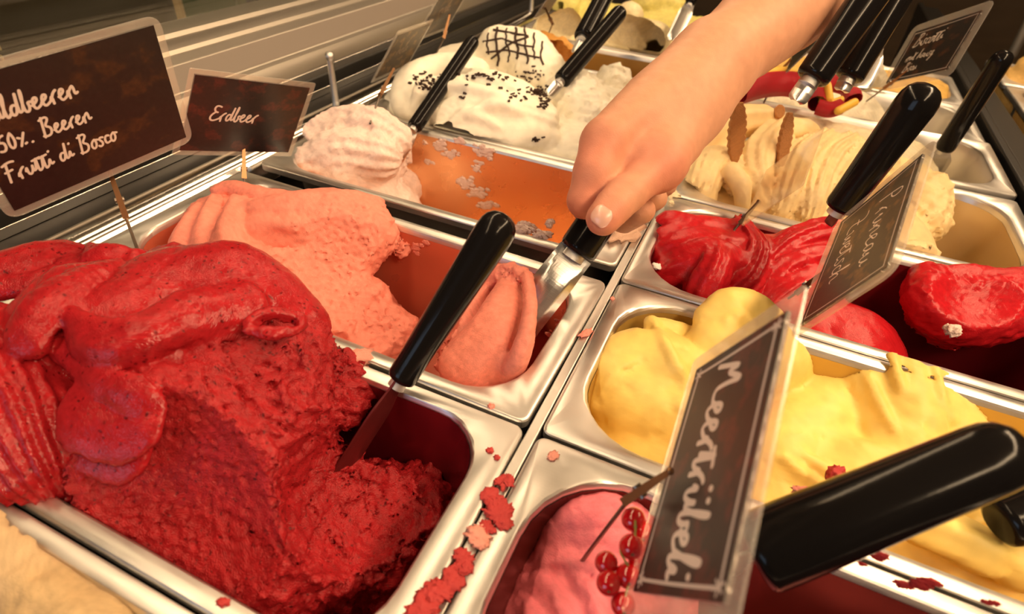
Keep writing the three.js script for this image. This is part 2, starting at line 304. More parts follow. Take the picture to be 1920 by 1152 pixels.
function pan(key, x0, x1, z0, z1, label, o = {}) {
  const w = x1 - x0, d = z1 - z0, open = o.open ?? [0.015, 0.0085], rad = o.rad ?? 0.04, depth = o.depth ?? 0.12;
  const m = solo('ice_cream_pan', panGeo(w, d, open, rad, depth), M.steel, label, 'pan', 'steel pans in the case');
  m.position.set((x0 + x1) / 2, o.y ?? 0, (z0 + z1) / 2); m.rotation.y = o.turn ?? 0; m.rotation.x = o.tilt ?? 0; m.spec = { w, d, open, rad, depth };
  PANS[key] = { x0: x0 + open[0], x1: x1 - open[0], z0: z0 + open[1], z1: z1 - open[1], r: rad, mesh: m };
  return m;
}
// distance to the inside of a pan, for keeping the ice cream within it below the rim
function inPan(key, off = 0.0015, top = 0.004) {
  const P = PANS[key], cx = (P.x0 + P.x1) / 2, cz = (P.z0 + P.z1) / 2, hx = (P.x1 - P.x0) / 2, hz = (P.z1 - P.z0) / 2, r = P.r;
  return (x, y, z) => {
    if (y > top + 0.01) return -1;
    const i = off + clamp(-y, 0, 0.12) * 0.085, qx = Math.abs(x - cx) - (hx - i) + r, qz = Math.abs(z - cz) - (hz - i) + r;
    const d = Math.min(Math.max(qx, qz), 0) + Math.hypot(Math.max(qx, 0), Math.max(qz, 0)) - r;
    return d - Math.max(0, y - top + 0.004) * 8;
  };
}
const LX0 = -0.449, LX1 = -0.0695, RX0 = -0.0605, RX1 = 0.284;
pan('L9', LX0, LX1, -0.0515, 0.106, 'steel pan of beige streaked ice cream beside the dark red one');
pan('L0', LX0, LX1, -0.2125, -0.0535, 'steel pan under the large dark red berry ice cream', { rad: 0.036 });
pan('L1', LX0, LX1, -0.3785, -0.2165, 'steel pan of salmon pink strawberry ice cream being scooped', { y: 0.0015, turn: -0.012 });
pan('L2', LX0, LX1, -0.5695, -0.403, 'nearly emptied steel pan of pale pink ice cream', { y: 0.0005 });
pan('L3', LX0, LX1, -0.894, -0.5725, 'wide steel pan of white ice cream with chocolate flakes', { rad: 0.045 });
pan('L4', LX0, LX1, -1.04, -0.8965, 'nearly emptied steel pan with orange and yellow remains');
pan('L5', LX0, LX1, -1.205, -1.0425, 'steel pan of cream ice cream with yellow fruit sauce');
pan('L6', LX0, LX1, -1.37, -1.2075, 'steel pan of pale green ice cream far down the row');
pan('R9', RX0, RX1, -0.2115, -0.05, 'steel pan of pink currant ice cream', { rad: 0.052, open: [0.013, 0.0085] });
pan('R0', RX0, RX1, -0.3835, -0.2145, 'steel pan of yellow ice cream', { rad: 0.046, open: [0.011, 0.0085] });
pan('R1', RX0, RX1, -0.5525, -0.3865, 'steel pan of glossy red plum ice cream', { rad: 0.046, open: [0.011, 0.0085] });
pan('R2', RX0, RX1, -0.737, -0.5565, 'steel pan of beige ice cream with biscuits', { rad: 0.046 });
pan('R3', RX0, RX1, -0.905, -0.74, 'steel pan of cream ice cream with red fruit slices', { y: 0.004 });
pan('R4', RX0, RX1, -1.07, -0.908, 'steel pan of white ice cream with yellow crumbs');
pan('X1', 0.362, 0.7, -1.06, -0.9, 'steel pan of brown ice cream beyond the black end rail');
pan('X2', 0.362, 0.7, -1.235, -1.073, 'steel pan of caramel ice cream beyond the black end rail');
pan('X3', 0.362, 0.7, -1.41, -1.248, 'farthest steel pan of golden ice cream beyond the black end rail');
pan('R5', RX0, RX1, -1.235, -1.073, 'steel pan of golden brown ice cream at the far end');

film('L0', [0.16, 0.006, 0.012], 0.3); film('L1', [0.62, 0.16, 0.09], 0.38, -0.006, 0.35); film('R9', [0.15, 0.022, 0.018], 0.24, -0.005, 0.5); film('R1', [0.14, 0.008, 0.012], 0.28, -0.006, 0.3);
film('R0', [0.6, 0.4, 0.1], 0.4, -0.006, 0.45); film('L2', [0.9, 0.52, 0.27], 0.36, -0.004, 0.85); film('R2', [0.66, 0.5, 0.26], 0.4, -0.008, 0.4); film('L4', [0.55, 0.36, 0.12], 0.4, -0.008, 0.6);
// ---------------------------------------------------------------- ice cream
const grain = dataTex(512, 512, (x, y) => { const s = clamp(128 + 150 * tileN(x / 512, y / 512, 9, 4, 2) + 26 * (rnd() - 0.5), 0, 255); return [s, s, s]; });
grain.repeat.set(14, 14);
const seedTex = (() => { // dark fruit specks
  const N = 1024, d = new Float32Array(N * N).fill(1);
  for (let i = 0; i < 620; i++) { const cx = rnd() * N, cy = rnd() * N, r = rr(2.2, 6), e = rr(0.6, 1.4), k = rr(0.15, 0.6); for (let y = -8; y <= 8; y++) for (let x = -8; x <= 8; x++) { const q = Math.hypot(x * e, y / e); if (q < r) { const j = ((Math.floor(cy) + y + N) % N) * N + ((Math.floor(cx) + x + N) % N); d[j] = Math.min(d[j], mix(k, 1, q / r * 0.5)); } } }
  const t = dataTex(N, N, (x, y) => { const s = 255 * d[y * N + x] * (0.86 + 0.2 * tileN(x / N, y / N, 6, 4, 7)); const q = clamp(s, 0, 255); return [q, q, q]; }); t.repeat.set(6, 6); return t;
})();
const plainTex = dataTex(512, 512, (x, y) => { const q = clamp(238 + 40 * tileN(x / 512, y / 512, 5, 4, 3), 0, 255); return [q, q, q]; }); plainTex.repeat.set(6, 6);
const cream = (rough, o = {}) => new THREE.MeshPhysicalMaterial({ color: 0xffffff, vertexColors: true, roughness: rough, bumpMap: grain, bumpScale: 0.00018, map: plainTex, specularIntensity: 0.6, ...o });
const pt = (px, py, y, r) => [atY(px, py, y), r];
const pz = (px, py, z, r) => [atZ(px, py, z), r];
const colVar = (amt, fr) => (x, y, z, t) => { const n = 1 + amt * fbm(x * fr, y * fr, z * fr, 3); return [t.col[0] * n, t.col[1] * n, t.col[2] * n]; };
const FIELDS = {};
// where the line of sight through a pixel meets an ice cream
function hit(key, px, py, near = 0.1) { const d = dirOf(px, py).normalize(), p = EYE.clone().addScaledVector(d, near); for (let i = 0; i < 400; i++) { const q = FIELDS[key](p.x, p.y, p.z); if (q < 0.0004) return p; p.addScaledVector(d, clamp(q * 0.6, 0.0004, 0.05)); if (p.y < -0.13) return null; } return null; }
function normalAt(key, p) { const f = FIELDS[key], e = 0.0015; return v(f(p.x + e, p.y, p.z) - f(p.x - e, p.y, p.z), f(p.x, p.y + e, p.z) - f(p.x, p.y - e, p.z), f(p.x, p.y, p.z + e) - f(p.x, p.y, p.z - e)).normalize(); }
function iceCream(key, label, adds, cuts, o) {
  const all = new THREE.Box3(); for (const c of adds) for (const s of c.segs) { const r = Math.max(s.ra, s.rb) + 0.004; for (const q of [v(s.ax, s.ay, s.az), v(s.ax + s.bx, s.ay + s.by, s.az + s.bz)]) { all.expandByPoint(q.clone().addScalar(r)); all.expandByPoint(q.clone().addScalar(-r)); } }
  const P = PANS[key]; if (P && !o.free) { all.min.y = Math.max(all.min.y, o.floor ?? -0.108); if (o.within) { all.min.x = Math.max(all.min.x, P.x0 - 0.01); all.max.x = Math.min(all.max.x, P.x1 + 0.01); all.min.z = Math.max(all.min.z, P.z0 - 0.01); all.max.z = Math.min(all.max.z, P.z1 + 0.01); } }
  const fld = FIELDS[key] = makeField(adds, cuts, P && !o.free ? inPan(key, 0.0012, o.top ?? 0.004) : null);
  const g = surfaceNets(fld, all.min, all.max, o.cell, o.colFn ?? colVar(0.12, 60), o.split);
  if (o.split) { const w = thing(o.name ?? 'ice_cream', label, o.category ?? 'ice cream', o.group); const [ga, gb] = g; part('glossy_folds', ga, o.mat2, w); part('scooped_body', gb, o.mat, w); return w; }
  return solo(o.name ?? 'ice_cream', g, o.mat, label, o.category ?? 'ice cream', o.group);
}
const fillChain = (key, y, r, x0, x1, o) => { const P = PANS[key], z = (P.z0 + P.z1) / 2; return chain([[v(x0, y, z), r], [v(x1, y, z), r]], o); };

// a wide, almost flat scoop through the point seen at a pixel; n points out of the ice cream
const facet = (px, py, y, n, R, o) => { const N = v(...n).normalize(); return chain([[atY(px, py, y).addScaledVector(N, R), R]], { k: 0.003, ...o }); };
{ // dark red berry ice cream
  const red = [0.44, 0.015, 0.021]; // the whole ice cream has this one colour
  const rf = { rough: 0.0022, freq: 150, k: 0.012, col: red }, sm = { rough: 0.0004, freq: 150, k: 0.0035, col: red }, fl = { k: 0.0012 };
  const adds = [
    fillChain('L0', -0.075, 0.07, -0.42, -0.25, { ...rf, fy: 0.9 }),
    chain([pt(260, 600, 0.008, 0.046), pt(430, 640, 0.004, 0.044)], { ...rf, k: 0.016 }),
    chain([pt(440, 700, 0.014, 0.032), pt(535, 680, 0.01, 0.03), pt(520, 780, -0.005, 0.036)], { ...rf, k: 0.012, rough: 0.0034, freq: 170 }),
    chain([pt(330, 800, 0.008, 0.044), pt(380, 900, -0.012, 0.05), pt(480, 990, -0.04, 0.05)], { ...rf, k: 0.016 }),
    chain([pt(560, 1000, -0.064, 0.048), pt(690, 1010, -0.082, 0.046), pt(780, 965, -0.085, 0.035)], { ...rf, rough: 0.0042, freq: 130, k: 0.02 }),
    chain([pt(700, 925, -0.045, 0.012), pt(735, 905, -0.045, 0.009)], { ...rf, rough: 0.003 }),
    chain([pt(760, 985, -0.052, 0.01), pt(800, 975, -0.052, 0.008)], { ...rf, rough: 0.003 }),
    chain([pt(615, 1040, -0.03, 0.012)], { ...rf }),
    chain([pt(632, 690, -0.002, 0.012), pt(680, 722, -0.012, 0.011), pt(640, 760, -0.01, 0.014)], { ...rf, rough: 0.0035, freq: 210, k: 0.005 }),
    // comb marked left flank
    fold([pt(-30, 660, 0.03, 0.03), pt(30, 765, 0.018, 0.034), pt(80, 872, 0.0, 0.026)], { ...sm, g: [23, 0.003], k: 0.006 }),
    // upper left tongues
    fold([pt(-30, 508, 0.046, 0.012), pt(30, 490, 0.048, 0.014), pt(95, 476, 0.047, 0.013), pt(140, 490, 0.042, 0.014)], { ...sm, ...fl, fy: 0.45, n: [0, 1, 0.15] }),
    fold([pt(-30, 534, 0.04, 0.014), pt(40, 524, 0.042, 0.015), pt(110, 512, 0.042, 0.016), pt(170, 522, 0.04, 0.018)], { ...sm, ...fl, fy: 0.5, n: [0, 1, 0.2] }),
    fold([pt(172, 470, 0.049, 0.005), pt(192, 490, 0.046, 0.011), pt(235, 515, 0.04, 0.02)], { ...sm, k: 0.002, fy: 0.6, n: [0.7, 0.5, 0.5] }),
    fold([pt(250, 505, 0.047, 0.008), pt(215, 535, 0.047, 0.014), pt(170, 560, 0.048, 0.014)], { ...sm, ...fl, fy: 0.5, n: [0.1, 0.8, 0.5] }),
    // drooping lobe in two layers
    fold([pt(185, 540, 0.044, 0.018), pt(125, 578, 0.046, 0.026), pt(85, 630, 0.043, 0.027), pt(92, 668, 0.036, 0.02)], { ...sm, ...fl, fy: 0.5, n: [0.15, 0.75, 0.62] }),
    fold([pt(215, 512, 0.054, 0.01), pt(150, 543, 0.059, 0.014), pt(95, 585, 0.061, 0.016), pt(62, 628, 0.056, 0.014)], { ...sm, ...fl, fy: 0.5, n: [0.25, 0.8, 0.5] }),
    // centre slab, rolled lips under it
    fold([pt(318, 498, 0.048, 0.016), pt(268, 545, 0.05, 0.024), pt(215, 590, 0.053, 0.022), pt(152, 594, 0.057, 0.013)], { ...sm, ...fl, fy: 0.45, n: [0.1, 0.88, 0.45] }),
    fold([pt(303, 496, 0.053, 0.006), pt(318, 520, 0.052, 0.01), pt(335, 545, 0.046, 0.016)], { ...sm, ...fl, fy: 0.6, n: [-0.6, 0.6, 0.4] }),
    fold([pt(128, 588, 0.063, 0.004), pt(160, 610, 0.064, 0.007), pt(210, 626, 0.064, 0.009), pt(265, 628, 0.063, 0.012), pt(347, 600, 0.057, 0.018), pt(440, 590, 0.048, 0.02)], { ...sm, k: 0.002, fy: 0.6, n: [0, 0.85, 0.5] }),
    fold([pt(138, 612, 0.056, 0.006), pt(165, 642, 0.057, 0.01), pt(205, 655, 0.058, 0.011), pt(262, 650, 0.058, 0.011), pt(325, 620, 0.055, 0.011)], { ...sm, late: true, k: 0.001, fy: 0.75, n: [0, 0.6, 0.8] }),
    fold([pt(120, 656, 0.047, 0.008), pt(190, 684, 0.047, 0.012), pt(305, 664, 0.047, 0.014)], { ...sm, late: true, k: 0.001, fy: 0.55, n: [0, 0.8, 0.6] }),
    // dome
    fold([pt(345, 560, 0.034, 0.031), pt(430, 545, 0.036, 0.032), pt(500, 572, 0.032, 0.026), pt(562, 610, 0.026, 0.018)], { ...sm, k: 0.006 }),
    fold([pt(470, 605, 0.056, 0.005), pt(508, 590, 0.056, 0.0055), pt(556, 598, 0.05, 0.005)], { ...sm, ...fl, fy: 0.5, n: [0.3, 0.9, 0.3] }),
    fold([pt(470, 616, 0.056, 0.005), pt(520, 624, 0.054, 0.0055), pt(562, 608, 0.048, 0.005)], { ...sm, ...fl, fy: 0.5, n: [0.3, 0.9, 0.3] }),
    // petals
    fold([pt(145, 698, 0.047, 0.004), pt(190, 716, 0.049, 0.009), pt(245, 738, 0.048, 0.011), pt(288, 762, 0.043, 0.007)], { ...sm, late: true, k: 0.001, fy: 0.34, n: [0.1, 0.7, 0.7] }),
    fold([pt(165, 718, 0.042, 0.005), pt(210, 745, 0.042, 0.008), pt(272, 780, 0.038, 0.008)], { ...sm, late: true, k: 0.001, fy: 0.5, n: [0.1, 0.75, 0.65] }),
    chain([pt(168, 778, 0.036, 0.02), pt(232, 784, 0.036, 0.024)], { ...sm, fy: 0.22, n: [0.02, 0.78, 0.62], late: true, k: 0.001 }),
    chain([pt(182, 838, 0.02, 0.016), pt(228, 845, 0.019, 0.018)], { ...sm, fy: 0.25, n: [0.02, 0.78, 0.62], late: true, k: 0.001 }),
    chain([pt(215, 900, 0.006, 0.022), pt(250, 940, -0.002, 0.02)], { ...rf, k: 0.004 }),
  ];
  const fc = { cutRough: 0.0012, freq: 230 };
  const cuts = [
    // dark gaps between the folds
    fold([pt(0, 512, 0.05, 0.002), pt(50, 502, 0.051, 0.0028), pt(98, 490, 0.05, 0.002)], { k: 0.002 }),
    fold([pt(488, 606, 0.056, 0.003), pt(515, 603, 0.056, 0.0055), pt(545, 606, 0.052, 0.004)], { k: 0.002 }),
    fold([pt(130, 595, 0.056, 0.003), pt(138, 640, 0.05, 0.008), pt(126, 695, 0.04, 0.01)], { k: 0.003 }),
    fold([pt(130, 692, 0.042, 0.007), pt(215, 704, 0.043, 0.009), pt(300, 692, 0.044, 0.004)], { k: 0.003 }),
    facet(430, 860, 0.012, [0.2, 0.5, 0.84], 0.12, fc),
    facet(480, 1010, -0.008, [0.3, 0.85, 0.43], 0.14, { ...fc, cutRough: 0.002 }),
    facet(620, 880, -0.03, [0.86, 0.45, 0.25], 0.05, { ...fc, cutRough: 0.0028, freq: 150 }),
    facet(470, 735, 0.047, [0.4, 0.88, 0.1], 0.1, { ...fc, cutRough: 0.003, freq: 170 }),
    chain([pt(312, 1000, 0.0, 0.007), pt(340, 985, -0.002, 0.005)], { k: 0.002, cutRough: 0.002, freq: 200 }),
    chain([pt(385, 655, 0.058, 0.004), pt(425, 652, 0.056, 0.003)], { k: 0.002, cutRough: 0.002, freq: 200 }),
    chain([pt(440, 668, 0.052, 0.003), pt(470, 662, 0.05, 0.004)], { k: 0.002, cutRough: 0.002, freq: 200 }),
  ];
  iceCream('L0', 'tall mound of dark red berry ice cream with seeds, glossy folds on top', adds, cuts, { cell: 0.0017, mat: cream(0.42, { map: seedTex, bumpScale: 0.0006 }), mat2: cream(0.18, { map: seedTex, bumpScale: 0.00026, specularIntensity: 0.6 }), split: 0.0009, top: 0.002, within: false, colFn: colVar(0.22, 90) });
}
{ // strawberry
  const c = [0.9, 0.29, 0.215];
  const rf = { rough: 0.0018, freq: 170, k: 0.004, col: c }, sm = { rough: 0.0006, freq: 90, k: 0.0015, col: c };
  const adds = [
    fillChain('L1', -0.09, 0.06, -0.42, -0.28, { ...rf }),
    chain([pt(430, 450, -0.03, 0.042), pt(580, 465, -0.035, 0.042)], { ...rf, k: 0.012 }),
    fold([pt(376, 392, 0.006, 0.007), pt(356, 435, -0.002, 0.012), pt(345, 495, -0.02, 0.018)], { ...sm, g: [5, 0.0012] }),
    fold([pt(404, 378, 0.01, 0.008), pt(392, 430, 0.004, 0.013), pt(392, 500, -0.014, 0.018)], { ...sm, g: [5, 0.0016] }),
    fold([pt(446, 385, 0.012, 0.01), pt(430, 440, 0.008, 0.013), pt(440, 505, -0.01, 0.018)], { ...sm, g: [5, 0.0014] }),
    fold([pt(408, 358, 0.012, 0.006), pt(440, 356, 0.013, 0.009), pt(490, 374, 0.012, 0.011), pt(560, 388, 0.01, 0.013)], sm),
    fold([pt(455, 398, 0.012, 0.012), pt(540, 402, 0.014, 0.022), pt(620, 396, 0.014, 0.024), pt(690, 398, 0.008, 0.018)], { ...sm, fy: 0.6, n: [0, 0.85, 0.5], g: [7, 0.0012] }),
    fold([pt(480, 420, 0.012, 0.008), pt(545, 418, 0.017, 0.009), pt(600, 425, 0.014, 0.008)], { ...sm, fy: 0.6 }),
    chain([pt(500, 445, -0.004, 0.022), pt(600, 448, -0.004, 0.024)], { ...sm, k: 0.006 }),
    fold([pt(465, 480, -0.004, 0.012), pt(520, 500, -0.006, 0.015), pt(575, 490, -0.004, 0.014)], { ...sm }),
    chain([pt(630, 440, -0.002, 0.026), pt(700, 440, -0.004, 0.022), pt(640, 500, -0.022, 0.024)], { ...rf, k: 0.006 }),
    chain([pt(560, 530, -0.024, 0.026), pt(600, 560, -0.034, 0.026)], rf),
    chain([pt(655, 545, -0.036, 0.02), pt(690, 565, -0.044, 0.02)], rf),
    chain([pt(640, 600, -0.048, 0.026), pt(600, 610, -0.045, 0.024)], rf),
    chain([pt(710, 605, -0.056, 0.022), pt(745, 625, -0.064, 0.02), pt(690, 645, -0.06, 0.024)], rf),
    chain([pt(735, 430, -0.01, 0.006), pt(765, 452, -0.016, 0.006), pt(755, 470, -0.02, 0.006)], { ...rf, rough: 0.0028, freq: 220 }),
    fold([pt(955, 530, 0.014, 0.008), pt(945, 580, 0.01, 0.015), pt(922, 635, -0.002, 0.02), pt(882, 690, -0.02, 0.022)], { ...sm, k: 0.008 }),
    fold([pt(905, 540, 0.0, 0.008), pt(880, 600, -0.01, 0.012), pt(845, 670, -0.025, 0.014)], { ...sm, k: 0.004, col: c }),
    chain([pt(910, 640, -0.05, 0.04), pt(950, 590, -0.04, 0.03)], { ...rf, k: 0.02 }),
    fold([pt(991, 525, 0.03, 0.004), pt(993, 590, 0.024, 0.0055), pt(977, 660, 0.008, 0.0075), pt(945, 712, -0.018, 0.009)], { ...sm, k: 0.006 }),
    fold([pt(985, 518, 0.028, 0.005), pt(955, 508, 0.022, 0.006), pt(925, 520, 0.01, 0.008), pt(900, 545, -0.004, 0.01)], { ...rf, k: 0.006 }),
  ];
  const cuts = [
    facet(675, 450, 0.004, [0.35, 0.6, 0.72], 0.1, { cutRough: 0.0016, freq: 240 }),
    facet(600, 545, -0.018, [0.5, 0.7, 0.5], 0.06, { cutRough: 0.0018, freq: 200 }),
    facet(700, 590, -0.035, [0.7, 0.6, 0.4], 0.05, { cutRough: 0.0018, freq: 200 }),
    chain([pt(455, 470, 0.012, 0.003), pt(462, 520, -0.004, 0.003)], { k: 0.003 }),
  ];
  iceCream('L1', 'salmon pink strawberry ice cream scooped out in the middle', adds, cuts, { cell: 0.0019, mat: cream(0.52), within: true, top: 0.006 });
}
{ // pale pink
  const c = [0.9, 0.7, 0.64], rf = { rough: 0.0014, freq: 140, k: 0.008, col: c };
  const adds = [
    fillChain('L2', -0.09, 0.055, -0.43, -0.37, rf),
    fold([pt(595, 260, 0.0, 0.022), pt(640, 238, 0.012, 0.022), pt(700, 240, 0.016, 0.024), pt(745, 262, 0.006, 0.018)], { ...rf, g: [9, 0.0025] }),
    fold([pt(580, 305, -0.01, 0.02), pt(640, 285, 0.0, 0.026), pt(710, 295, -0.005, 0.026)], { ...rf, g: [11, 0.003] }),
    chain([pt(640, 320, -0.02, 0.03), pt(700, 330, -0.035, 0.028)], rf),
    chain([pt(745, 290, -0.02, 0.016), pt(720, 330, -0.045, 0.02)], { ...rf, rough: 0.003, freq: 200 }),
    chain([pt(770, 340, -0.07, 0.022), pt(740, 370, -0.075, 0.022)], rf),
  ];
  iceCream('L2', 'pale pink whipped ice cream left at the end of an empty pan', adds, [], { cell: 0.0026, mat: cream(0.6), within: true, top: 0.01 });
}
{ // white
  const c = [0.95, 0.9, 0.76], rf = { rough: 0.0011, freq: 150, k: 0.012, col: c }, sm = { rough: 0.0004, freq: 60, k: 0.002, col: c };
  const adds = [
    chain([[v(-0.42, -0.06, -0.65), 0.075], [v(-0.12, -0.07, -0.65), 0.075]], rf), chain([[v(-0.42, -0.06, -0.81), 0.075], [v(-0.14, -0.07, -0.81), 0.075]], rf),
    chain([pt(860, 215, -0.022, 0.045), pt(980, 240, -0.025, 0.04)], { ...sm, k: 0.008 }),
    chain([pt(830, 155, -0.018, 0.05), pt(940, 135, -0.018, 0.05)], { ...sm, k: 0.008 }),
    fold([pt(800, 232, -0.005, 0.02), pt(775, 190, 0.012, 0.028), pt(785, 150, 0.028, 0.028), pt(840, 128, 0.034, 0.024), pt(890, 132, 0.03, 0.02)], { ...sm, fy: 0.7, n: [0.2, 0.8, 0.5], g: [4, 0.002] }),
    fold([pt(800, 170, 0.03, 0.012), pt(850, 165, 0.034, 0.02), pt(920, 180, 0.034, 0.024), pt(985, 205, 0.022, 0.02)], { ...sm, fy: 0.5, n: [0.1, 0.85, 0.5] }),
    fold([pt(870, 140, 0.038, 0.012), pt(920, 150, 0.04, 0.016), pt(970, 170, 0.036, 0.018), pt(1010, 195, 0.026, 0.014)], { ...sm, fy: 0.5, n: [0.1, 0.9, 0.4], g: [6, 0.0016] }),
    fold([pt(830, 215, 0.012, 0.018), pt(890, 205, 0.022, 0.024), pt(950, 205, 0.026, 0.026), pt(1010, 225, 0.014, 0.026)], { ...sm, fy: 0.6, n: [0.1, 0.75, 0.6], g: [12, 0.0022] }),
    fold([pt(830, 245, 0.0, 0.014), pt(890, 238, 0.008, 0.02), pt(960, 245, 0.008, 0.022), pt(1020, 262, -0.002, 0.02)], { ...sm, fy: 0.6, n: [0.0, 0.8, 0.6] }),
    chain([pt(935, 92, 0.03, 0.032), pt(990, 105, 0.03, 0.036), pt(1015, 140, 0.015, 0.036)], { ...rf, k: 0.016 }),
    chain([pt(1075, 205, -0.008, 0.05), pt(1105, 245, -0.016, 0.045)], { ...rf, rough: 0.0026, freq: 150 }),
    chain([pt(1150, 160, -0.01, 0.03)], { ...rf, rough: 0.003 }),
  ];
  for (const L of [[[800, 168], [860, 160], [930, 180], [1000, 208]], [[835, 238], [872, 214], [905, 222], [960, 250]], [[775, 200], [790, 160], [840, 138]], [[890, 205], [940, 195], [1000, 222]], [[880, 140], [930, 152], [985, 178]]]) {
    FIELDS.L3 = makeField(adds, [], inPan('L3', 0.0012, 0.006)); const p = []; for (let i = 0; i + 1 < L.length; i++) for (let k = 0; k < 3; k++) { const h = hit('L3', mix(L[i][0], L[i + 1][0], k / 3), mix(L[i][1], L[i + 1][1], k / 3)); if (h) p.push(h); }
    if (p.length > 3) adds.push(chain(p.map((q, i) => [q, 0.007 * Math.sin(Math.PI * (i + 0.6) / (p.length + 0.2)) + 0.001]), { ...sm, late: true, k: 0.005 }));
  }
  iceCream('L3', 'white whipped ice cream with chocolate drizzle and flakes', adds, [], { cell: 0.0028, mat: cream(0.46, { map: null, bumpScale: 0.0001 }), within: true, top: 0.006 });
}
{ // yellow
  const yel = [0.95, 0.7, 0.2], rf = { rough: 0.0014, freq: 140, k: 0.012, col: yel }, sm = { rough: 0.0006, freq: 70, k: 0.0012, col: yel };
  const adds = [
    fillChain('R0', -0.09, 0.062, 0.0, 0.26, { ...sm }),
    chain([pt(1190, 740, -0.035, 0.036), pt(1260, 770, -0.04, 0.036)], { ...sm, k: 0.006 }),
    fold([pt(1130, 745, -0.03, 0.014), pt(1150, 695, -0.018, 0.02), pt(1195, 672, -0.012, 0.022), pt(1245, 690, -0.012, 0.022)], { ...sm, k: 0.003 }),
    fold([pt(1222, 606, 0.002, 0.006), pt(1235, 635, -0.006, 0.01), pt(1262, 670, -0.01, 0.016), pt(1300, 700, -0.016, 0.02)], { ...sm, k: 0.005 }),
    fold([pt(1225, 612, -0.002, 0.007), pt(1262, 622, -0.006, 0.008), pt(1300, 645, -0.012, 0.012)], sm),
    fold([pt(1290, 660, -0.012, 0.012), pt(1325, 650, -0.004, 0.016), pt(1350, 625, 0.002, 0.018)], { ...sm }),
    fold([pt(1332, 600, 0.008, 0.012), pt(1365, 578, 0.014, 0.015), pt(1405, 578, 0.012, 0.014), pt(1430, 605, 0.004, 0.016)], { ...sm, k: 0.003 }),
    chain([pt(1390, 640, -0.01, 0.028), pt(1440, 680, -0.025, 0.03)], { ...sm, k: 0.005 }),
    chain([pt(1450, 870, -0.05, 0.03), pt(1530, 800, -0.052, 0.035), pt(1560, 720, -0.05, 0.03)], { ...sm, k: 0.006 }),
    fold([pt(1592, 618, -0.008, 0.008), pt(1606, 660, -0.014, 0.016), pt(1625, 720, -0.022, 0.02), pt(1650, 790, -0.03, 0.022), pt(1690, 850, -0.034, 0.026)], { ...sm, k: 0.003 }),
    fold([pt(1640, 612, -0.006, 0.012), pt(1668, 660, -0.008, 0.018), pt(1690, 730, -0.016, 0.022), pt(1700, 800, -0.026, 0.024)], { ...sm, k: 0.002 }),
    fold([pt(1600, 600, -0.006, 0.008), pt(1650, 605, -0.002, 0.01), pt(1700, 650, -0.006, 0.012), pt(1760, 665, -0.004, 0.014)], { ...sm, k: 0.004 }),
    fold([pt(1730, 672, -0.006, 0.016), pt(1800, 660, -0.002, 0.02), pt(1860, 680, -0.004, 0.022), pt(1920, 720, -0.008, 0.022)], { ...sm, k: 0.005 }),
    fold([pt(1740, 720, -0.012, 0.018), pt(1755, 770, -0.02, 0.02), pt(1790, 810, -0.026, 0.02)], { ...sm, k: 0.003 }),
    chain([pt(1800, 740, -0.022, 0.03), pt(1880, 770, -0.024, 0.028)], { ...sm, k: 0.005 }),
    chain([pt(1800, 645, 0.006, 0.01), pt(1845, 630, 0.01, 0.008), pt(1865, 650, 0.002, 0.012)], { ...rf, rough: 0.0028, freq: 200, k: 0.004 }),
    fold([pt(1720, 985, -0.016, 0.012), pt(1770, 1000, -0.014, 0.014), pt(1840, 1035, -0.016, 0.014)], { ...sm, g: [5, 0.002] }),
    fold([pt(1880, 1010, -0.02, 0.01), pt(1895, 1050, -0.018, 0.014), pt(1940, 1060, -0.02, 0.016)], { ...sm, k: 0.003 }),
    chain([pt(1600, 900, -0.045, 0.03), pt(1720, 950, -0.045, 0.03), pt(1860, 960, -0.05, 0.03)], { ...sm, k: 0.012, g: [7, 0.002] }),
  ];
  for (const L of [[[1594, 615], [1618, 680], [1650, 760], [1690, 830]], [[1688, 662], [1712, 652], [1742, 668]], [[1755, 690], [1765, 750], [1800, 805]], [[1226, 604], [1250, 650], [1285, 715], [1270, 790]], [[1130, 740], [1160, 690], [1210, 668]], [[1360, 600], [1390, 590], [1425, 615]], [[1640, 612], [1672, 670], [1700, 760]], [[1500, 850], [1560, 890], [1620, 905]], [[1470, 860], [1520, 900], [1560, 925]]]) {
    FIELDS.R0 = makeField(adds, [], inPan('R0', 0.0012, 0.006)); const p = []; for (let i = 0; i + 1 < L.length; i++) for (let k = 0; k < 3; k++) { const h = hit('R0', mix(L[i][0], L[i + 1][0], k / 3), mix(L[i][1], L[i + 1][1], k / 3)); if (h) p.push(h); }
    if (p.length > 3) adds.push(chain(p.map((q, i) => [q, 0.0032 * Math.sin(Math.PI * (i + 0.6) / (p.length + 0.2)) + 0.0008]), { ...sm, late: true, k: 0.004 }));
  }
  iceCream('R0', 'yellow smooth ice cream with soft waves', adds, [], { cell: 0.002, mat: cream(0.44, { bumpScale: 0.00003, map: null }), within: true, top: 0.006 });
}
